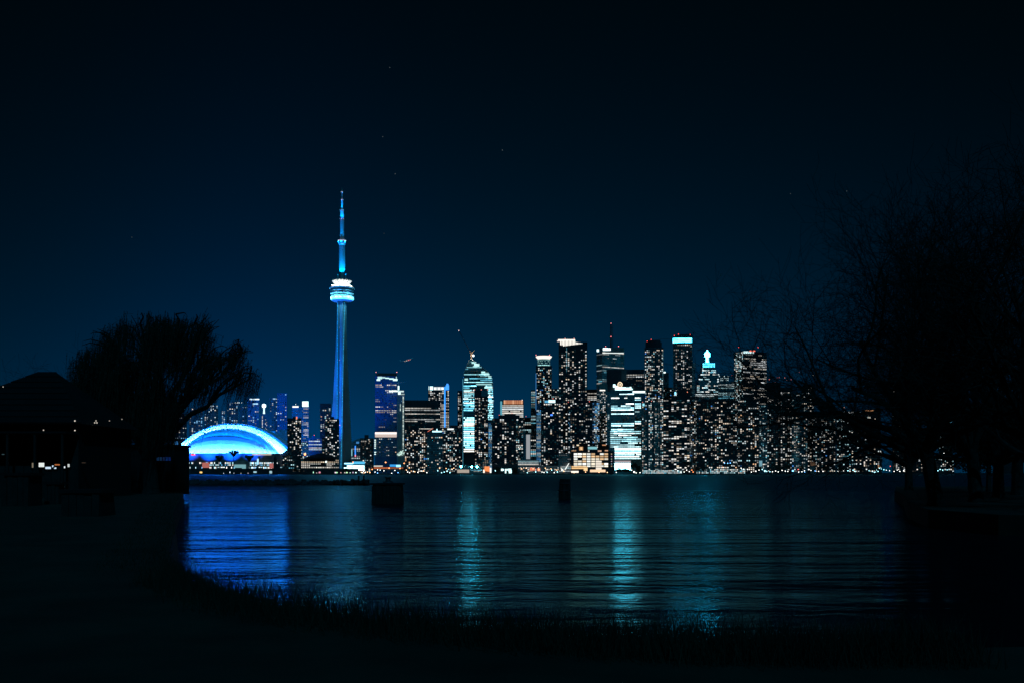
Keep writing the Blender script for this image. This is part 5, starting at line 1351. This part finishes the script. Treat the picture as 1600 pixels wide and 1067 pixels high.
for x, yt in ((553, 748), (560.5, 742.6), (568.5, 742), (576, 749), (535, 749), (522, 749)): m = MB(); p = W(x, yt, Y - 4); m.tube((p.x, p.y, -1), p, .22, .18, 7); m.build('post', M['wood'], jt)

# ------------------------------------------------------------------ the dark boathouse and the flat-roofed shed
HY = 80.0
def hw(x, y, Y=HY): return W(x, y, Y)
hs = thing('boathouse', 'big dark hip-roofed boathouse at left with a few lit panes', 'house', (hw(75, 0).x, HY + 5, NZ))
x0, x1 = hw(-150, 0).x, hw(218, 0, HY + 12.2).x; ez = hw(0, 662).z
m = MB(); m.box(x0 + .5, x1 - .5, HY + .5, HY + 11.5, NZ - .3, ez); m.build('wall', M['crib_dark'], hs)
rz = hw(0, 577).z + .35; rx0, rx1 = hw(62, 0, HY + 6).x, hw(88, 0, HY + 6).x
EV = [(x0, HY - .2, ez), (x1, HY - .2, ez), (x1, HY + 12.2, ez), (x0, HY + 12.2, ez)]; RG = [(rx0, HY + 6, rz), (rx1, HY + 6, rz)]
m = MB()
m.face([EV[0], EV[1], RG[1], RG[0]]); m.face([EV[1], EV[2], RG[1]]); m.face([EV[2], EV[3], RG[0], RG[1]]); m.face([EV[3], EV[0], RG[0]]); m.face([EV[3], EV[2], EV[1], EV[0]])
roof = m.build('roof', M['roof_dark'], hs)
for i in range(9):
    u0, u1 = i / 9, (i + 1) / 9
    P = [Vector(EV[0]).lerp(Vector(RG[0]), u0), Vector(EV[1]).lerp(Vector(RG[1]), u0), Vector(EV[1]).lerp(Vector(RG[1]), u1 - .01), Vector(EV[0]).lerp(Vector(RG[0]), u1 - .01)]
    o = Vector((0, -.06, .09)); m = MB(); m.hexa([P[0] + o * .2, P[1] + o * .2, P[1] + o * 1.4, P[0] + o * 1.4, P[3] + o * .2, P[2] + o * .2, P[2] + o, P[3] + o]); m.build('shingle_course', M['roof_dark'], roof)
for i in range(18):
    xa = x0 + .5 + (x1 - x0 - 1) * i / 18; m = MB(); m.box(xa + .02, xa + (x1 - x0 - 1) / 18 - .02, HY + .42, HY + .498, NZ, ez - .1); m.build('wall_board', M['wood'], hs)
for i, (xa, ya, xb, yb, col) in enumerate(((50.5, 722.5, 56, 730, (.20, .17, .12)), (61.2, 722.3, 70.2, 729, (.80, .86, .84)), (71.5, 728.6, 80.5, 732, (.62, .80, .98)), (82, 726.4, 84.8, 729.4, (.55, .75, .9)), (85, 729.5, 89, 731.8, (.6, .8, .95)), (97.2, 727.8, 103, 730.8, (.75, .85, .9)), (106.2, 724.2, 109.8, 729, (.55, .6, .6)), (86, 724.4, 94.5, 726.4, (.42, .13, .04)), (54, 707.6, 57.5, 708.8, (.5, .6, .65)), (3.5, 708.6, 8, 710, (.03, .06, .07)), (128.5, 721.8, 135, 722.8, (.05, .03, .02)))):
    m = MB(); a, c = hw(xa, yb, HY + .40), hw(xb, ya, HY + .40); m.box(a.x, c.x, HY + .33, HY + .415, a.z, c.z, col); w = m.build('window', M['glow'], hs)
    m = MB()
    for q in ((a.x - .06, a.x, a.z - .06, c.z + .06), (c.x, c.x + .06, a.z - .06, c.z + .06), (a.x, c.x, c.z, c.z + .06), (a.x, c.x, a.z - .06, a.z)): m.box(q[0], q[1], HY + .28, HY + .41, q[2], q[3])
    m.build('frame', M['wood'], w)
for x, y, g in ((4.8, 604, .3), (68, 671.5, .5), (117, 657, .8), (117, 672, .8), (150, 657, .5), (148, 660, .6), (151.5, 660, .6), (171, 657, .25), (190.5, 654.5, .25)):
    Yl = HY - .4 if x < 122 else (x1 + .1) * F / (x - CX)
    m = MB(); m.ball(hw(x, y, Yl), .055, 6, 4, (g * 1.1, g, g * .85)); m.build('lamp', M['glow'], hs)
m = MB(); Yl = (x1 - .44) * F / (178 - CX); a = hw(178, 663.5, Yl); m.box(x1 - .5, x1 - .4, a.y - .9, a.y + .9, a.z, a.z + .07, (.03, .13, .6)); m.build('blue_sign', M['glow'], hs)
m = MB(); m.box(x0 + .4, x1 - .4, HY - 2.2, HY + .3, NZ + 5.0, NZ + 5.15); m.build('veranda_roof', M['roof_dark'], hs)
for i in range(7): xa = x0 + .7 + (x1 - x0 - 1.4) * i / 6; m = MB(); m.box(xa - .08, xa + .08, HY - 2.1, HY - 1.94, NZ - .2, NZ + 5.0); m.build('veranda_post', M['wood'], hs)
SYD = 112.0
sd_ = thing('shed', 'dark flat-roofed shed right of the willow trunk, edge against the stadium', 'shed', (W(256, 0, SYD).x, SYD + 2, NZ))
a, c = W(200, 738, SYD), W(297, 696, SYD + 5.3)
m = MB(); m.box(a.x, c.x, SYD, SYD + 5, NZ - .4, c.z - .25); m.build('wall', M['crib_dark'], sd_)
m = MB(); m.box(a.x - .25, c.x + .12, SYD - .3, SYD + 5.3, c.z - .24, c.z); m.build('roof', M['roof_dark'], sd_)
m = MB(); p, q = W(272.5, 695.5, SYD + 1), W(279.5, 684.5, SYD + 1); m.box(p.x, q.x, SYD + 1, SYD + 1.8, c.z + .003, q.z); m.build('roof_vent', M['steel_dark'], sd_)
m = MB(); p, q = W(273.5, 694, SYD + .98), W(278, 689, SYD + .98); m.box(p.x, q.x, SYD + .96, SYD + .995, p.z, q.z, (.03, .17, .45)); m.build('vent_reflection', M['glow'], sd_)  # blue reflection on the vent, put in as a faintly glowing panel
for i in range(7):
    p, q = W(236 + i * 4.6, 719, SYD), W(239.2 + i * 4.6, 713.5, SYD); m = MB(); m.box(p.x, q.x, SYD - .06, SYD - .01, p.z, q.z, tuple(k * R.uniform(.3, 1.2) for k in (.004, .022, .085))); m.build('window', M['glow'], sd_)  # blue reflections in the unlit windows, put in as faint glow

# ------------------------------------------------------------------ near trees
def branch_tree(t, base, height, spread, seed, lean=(0, 0), levels=6, trunk_r=.45, first=.16, mats='bark', up=.25, drop=0.0, tw=.010, kids=(5, 4, 4, 4, 3, 3), reach=1.0):
    r = random.Random(seed)
    trunk, twig = MB(), MB()
    tips = []
    limbs = []
    def grow(p, d, L, rad, lev, sink):
        n = 4 if lev < 3 else 3
        segs = [p]; q = p; dd = d.copy()
        for i in range(n):
            dd = (dd + Vector((r.gauss(0, .16), r.gauss(0, .16), r.gauss(0, .12) + up * .10 * (1 if lev < 4 else .4) - drop * lev * .05))).normalized()
            q2 = q + dd * (L / n)
            sink.tube(q, q2, max(tw, rad * (1 - .55 * i / n)), max(tw * .8, rad * (1 - .55 * (i + 1) / n)), 7 if lev < 2 else (5 if lev < 3 else 3), False)
            q = q2; segs.append(q)
        if lev >= levels:
            tips.append(q); return
        k = kids[min(lev, len(kids) - 1)]
        for j in range(k):
            f = .30 + .70 * (j + r.random() * .6) / k; f = min(f, 1.0)
            i = min(n - 1, int(f * n)); s = segs[i].lerp(segs[i + 1], f * n - i)
            a = r.random() * math.tau
            o = dd.orthogonal().normalized(); o = (o * math.cos(a) + dd.cross(o) * math.sin(a))
            ang = r.uniform(.45, 1.0)
            nd = (dd * math.cos(ang) + o * math.sin(ang)); nd.z = nd.z * .9 + .06
            grow(s, nd.normalized(), L * r.uniform(.55, .80), rad * .42, lev + 1, twig if lev >= 2 else sink)
    p = Vector(base); h0 = height * first
    top = p + Vector((lean[0] * .2, lean[1] * .2, h0))
    trunk.tube(p - Vector((0, 0, .3)), p + Vector((0, 0, .35)), trunk_r * 1.5, trunk_r * 1.08, 10)
    trunk.tube(p + Vector((0, 0, .35)), top, trunk_r * 1.08, trunk_r * .9, 10)
    trunk.build('trunk', M['bark'], t)
    nl = 8
    for i in range(nl):
        limb = MB(); a = math.tau * (i + r.random() * .6) / nl; e = .38 + .85 * r.random()
        if i < 2: e = 1.25
        d = Vector((math.cos(a) * math.cos(e) * spread + lean[0] * .05, math.sin(a) * math.cos(e) * spread, math.sin(e))).normalized()
        L = height * .42 * reach * r.uniform(.8, 1.1)
        grow(top - Vector((0, 0, h0 * .25 * r.random())), d, L, trunk_r * .55, 1, limb)
        limb.build('limb', M['bark'], t)
    twig.build('crown', M[mats], t, 'stuff')
    return tips
from mathutils import noise as nz
# the bare trees at right
for px, py, Y, H_, sp, seed, lean, lab in (
        (1462, 785, 62.0, 22.0, 1.3, 21, (-3.0, 0), 'huge bare tree at right veiling the skyline with its branches'),
        (1640, 800, 56.0, 22.0, 1.1, 33, (-2.0, 0), 'bare tree at the right edge, branches reaching in high up'),
        (1420, 764, 118.0, 21.0, 1.1, 64, (0, 0), 'slender bare tree far behind the huge bare tree'),
        (1560, 770, 84.0, 21.0, 1.2, 58, (0, 0), 'bare tree behind and right of the huge bare tree')):
    b = W(px, py, Y); b.z = NZ
    t = thing('bare_tree', lab, 'tree', b, 'bare trees on the right shore')
    branch_tree(t, b, H_, sp, seed, lean, levels=6, trunk_r=.42, tw=.010, kids=(5, 4, 4, 4, 3, 3), reach=.98 if px == 1462 else 1.0)
protos = [o for o in COL.objects if o.name.startswith('bare_tree') and o.parent is None]
for i, (px, Y, s, rot, lab) in enumerate(((1525, 70, 1.0, 5.0, 'bare tree close right of the huge bare tree'), (1590, 92, 1.15, .6, 'tall bare tree near the right edge, behind the others'), (1620, 66, 1.0, 4.4, 'bare tree whose trunk stands just at the right edge'))):
    b = W(px, 770, Y); b.z = NZ
    t = copy_tree(protos[(1, 3, 0)[i]], b, lab); t.rotation_euler = (0, 0, rot); t.scale = (s, s, s)
for px, yt, Y, seed, lab in ((1515, 690, 122, 4, 'lowest dark bush, just right of the far right shoreline lights'), (1545, 660, 110, 6, 'dark bush between the right-hand trunks'), (1590, 625, 100, 7, 'largest dark bush at the right edge of the shore'), (1630, 600, 96, 8, 'dark bush cut off by the right edge')):
    b = W(px, 760, Y); b.z = NZ; hh = W(px, yt, Y).z - NZ
    t = thing('bush', lab, 'bush', b, 'dark bushes on the right shore')
    tube_tree(t, b, hh * 1.15, hh * .62, seed, 4200, .17, 1.3)
m = MB()
edge = [((px - CX) / F * Y, Y) for px, Y in ((2300, 46), (1780, 45), (1560, 49), (1450, 56), (1418, 68), (1412, 92), (1398, 112), (1400, 150))]
m.prism(list(reversed(edge)) and [(260, 46)] + [(260, 170)] + list(reversed(edge)), -1, NZ - .004); m.build('right_shore', M['soil'], None, 'structure')
# faint bare trees behind the boathouse
for px, Y, H_, seed, lab in ((30, 150, 19, 71, 'faint bare tree behind the left slope of the boathouse roof'), (118, 140, 19, 75, 'faint bare tree behind the boathouse, nearest the willow'), (-30, 135, 16, 79, 'faint bare tree at the very left edge behind the boathouse')):
    b = W(px, 760, Y); b.z = NZ
    t = thing('bare_tree', lab, 'tree', b, 'bare trees behind the boathouse')
    branch_tree(t, b, H_, .8, seed, levels=5, trunk_r=.3, tw=.012, kids=(4, 4, 3, 3, 3))

# the weeping willow
WY = 96.0
wb = W(236, 760, WY); wb.z = NZ
wt = thing('weeping_willow', 'large dark weeping willow with drooping strands before the stadium', 'tree', wb)
r = random.Random(90)
KW = WY / F
LOBES = [  # px centre, row, radii in px (x, z), depth radius in px, strands per twig
    (146, 585, 28, 48, 50, 5), (176, 545, 38, 40, 70, 5), (224, 520, 44, 32, 80, 5), (275, 512, 40, 26, 80, 5), (326, 512, 24, 26, 60, 5),
    (250, 575, 80, 56, 90, 4), (318, 562, 42, 46, 70, 4), (345, 580, 28, 38, 45, 3), (376, 556, 18, 32, 36, 4), (390, 592, 16, 24, 30, 4), (195, 605, 70, 50, 80, 5),
    (165, 640, 44, 44, 60, 5), (225, 645, 50, 44, 70, 4), (268, 640, 30, 36, 60, 3), (300, 615, 40, 34, 60, 2)]
trunk = MB()
fork = wb + Vector((-.2, 0, 3.4))
trunk.tube(wb - Vector((0, 0, .4)), wb + Vector((0, 0, .5)), 1.0, .72, 10); trunk.tube(wb + Vector((0, 0, .5)), fork, .72, .62, 10)
trunk.build('trunk', M['bark'], wt)
anch = []
twig = MB()
def limb_to(target, start, rad, mesh, wig=.5, n=7):
    pts = [start]
    for i in range(1, n + 1):
        u = i / n; p = start.lerp(target, u); p.z += math.sin(u * math.pi) * .8
        p += Vector((r.gauss(0, wig), r.gauss(0, wig), r.gauss(0, wig * .6))) * (1 - u) * u * 2
        pts.append(p)
    for i in range(n): mesh.tube(pts[i], pts[i + 1], rad * (1 - .8 * i / n), rad * (1 - .8 * (i + 1) / n), 6, False)
    return pts
for li, (cx_, cy_, rx_, rz_, rd_, hg_) in enumerate(LOBES):
    c = W(cx_, cy_, WY); limb = MB()
    pts = limb_to(c, fork + Vector((r.gauss(0, .2), r.gauss(0, .2), 0)), .36, limb)
    for k in range(9):
        e = Vector((r.gauss(0, 1), r.gauss(0, 1), abs(r.gauss(0, 1)))).normalized()
        q = c + Vector((e.x * rx_ * KW, e.y * rd_ * KW, e.z * rz_ * KW * .8))
        limb_to(q, pts[r.randint(4, 7)], .11, limb, .3, 5)
    limb.build('limb', M['bark'], wt)
    for k in range(int((190 if cx_ < 290 else 105) * (rx_ * rz_) / 2000) + 60):
        e = Vector((r.gauss(0, 1), r.gauss(0, 1), r.gauss(.25, .8))).normalized() * r.random() ** .33
        q = c + Vector((e.x * rx_ * KW, e.y * rd_ * KW, e.z * rz_ * KW))
        if nz.noise(q * .42) > .10 or (cx_ > 285 and nz.noise(q * .9 + Vector((7, 3, 1))) > .08):
            continue
        anch.append((q, li))
        s = q + Vector((r.gauss(0, .5), r.gauss(0, .5), -abs(r.gauss(0, .6)))); twig.tube(s, q, .02, .012, 3, False)
twig.build('twig', M['bark'], wt, 'stuff')
strand = MB()
nst = 0
for q, li in anch:
    hang = LOBES[li][5]
    for _ in range(hang):
        p = q + Vector((r.gauss(0, .28), r.gauss(0, .28), r.gauss(0, .2)))
        px = CX + F * p.x / p.y
        L = r.uniform(1.0, 4.4) * (1.0 if px < 300 else .85)
        if li in (8, 9): L = r.uniform(1.2, 3.4)
        # a few long streamers before the stadium roof
        long = 325 < px < 385 and r.random() < .035
        if long: L = r.uniform(4.5, 8.0)
        zmin = NZ + 2.2 + r.random() * 2.0 if px < 285 else W(0, 668, WY).z + r.random() * 3.0
        if long: zmin = W(0, 706, WY).z
        drift = -r.uniform(.18, .42) if px > 280 else -r.uniform(.02, .22)
        w = r.uniform(.012, .030); a = r.random() * math.pi; ca, sa = math.cos(a) * w, math.sin(a) * w
        first = p + Vector((r.uniform(-.1, .35), r.gauss(0, .2), .22)); n = 5; prev = None
        pts = []
        for i in range(n + 1):
            u = i / n; z = p.z + .22 * math.sin(min(1, u * 4) * math.pi) - L * u
            if z < zmin: break
            pts.append(Vector((p.x + drift * L * u + r.gauss(0, .03), p.y + r.gauss(0, .03), z)))
        for i in range(len(pts) - 1):
            f0, f1 = 1 - .5 * i / n, 1 - .5 * (i + 1) / n
            A, B = pts[i], pts[i + 1]
            strand.face([A + Vector((-ca, -sa, 0)) * f0, A + Vector((ca, sa, 0)) * f0, B + Vector((ca, sa, 0)) * f1, B + Vector((-ca, -sa, 0)) * f1])
            for s in (-1, 1):   # narrow leaves
                M0 = A.lerp(B, r.random()); v = Vector((s * r.uniform(.03, .10), r.gauss(0, .05), -r.uniform(.08, .2)))
                strand.face([M0, M0 + v * .5 + Vector((.02, .01, 0)), M0 + v, M0 + v * .5 - Vector((.02, .01, 0))])
crown = strand.build('crown', M['willow'], wt)
crown['kind'] = 'stuff'
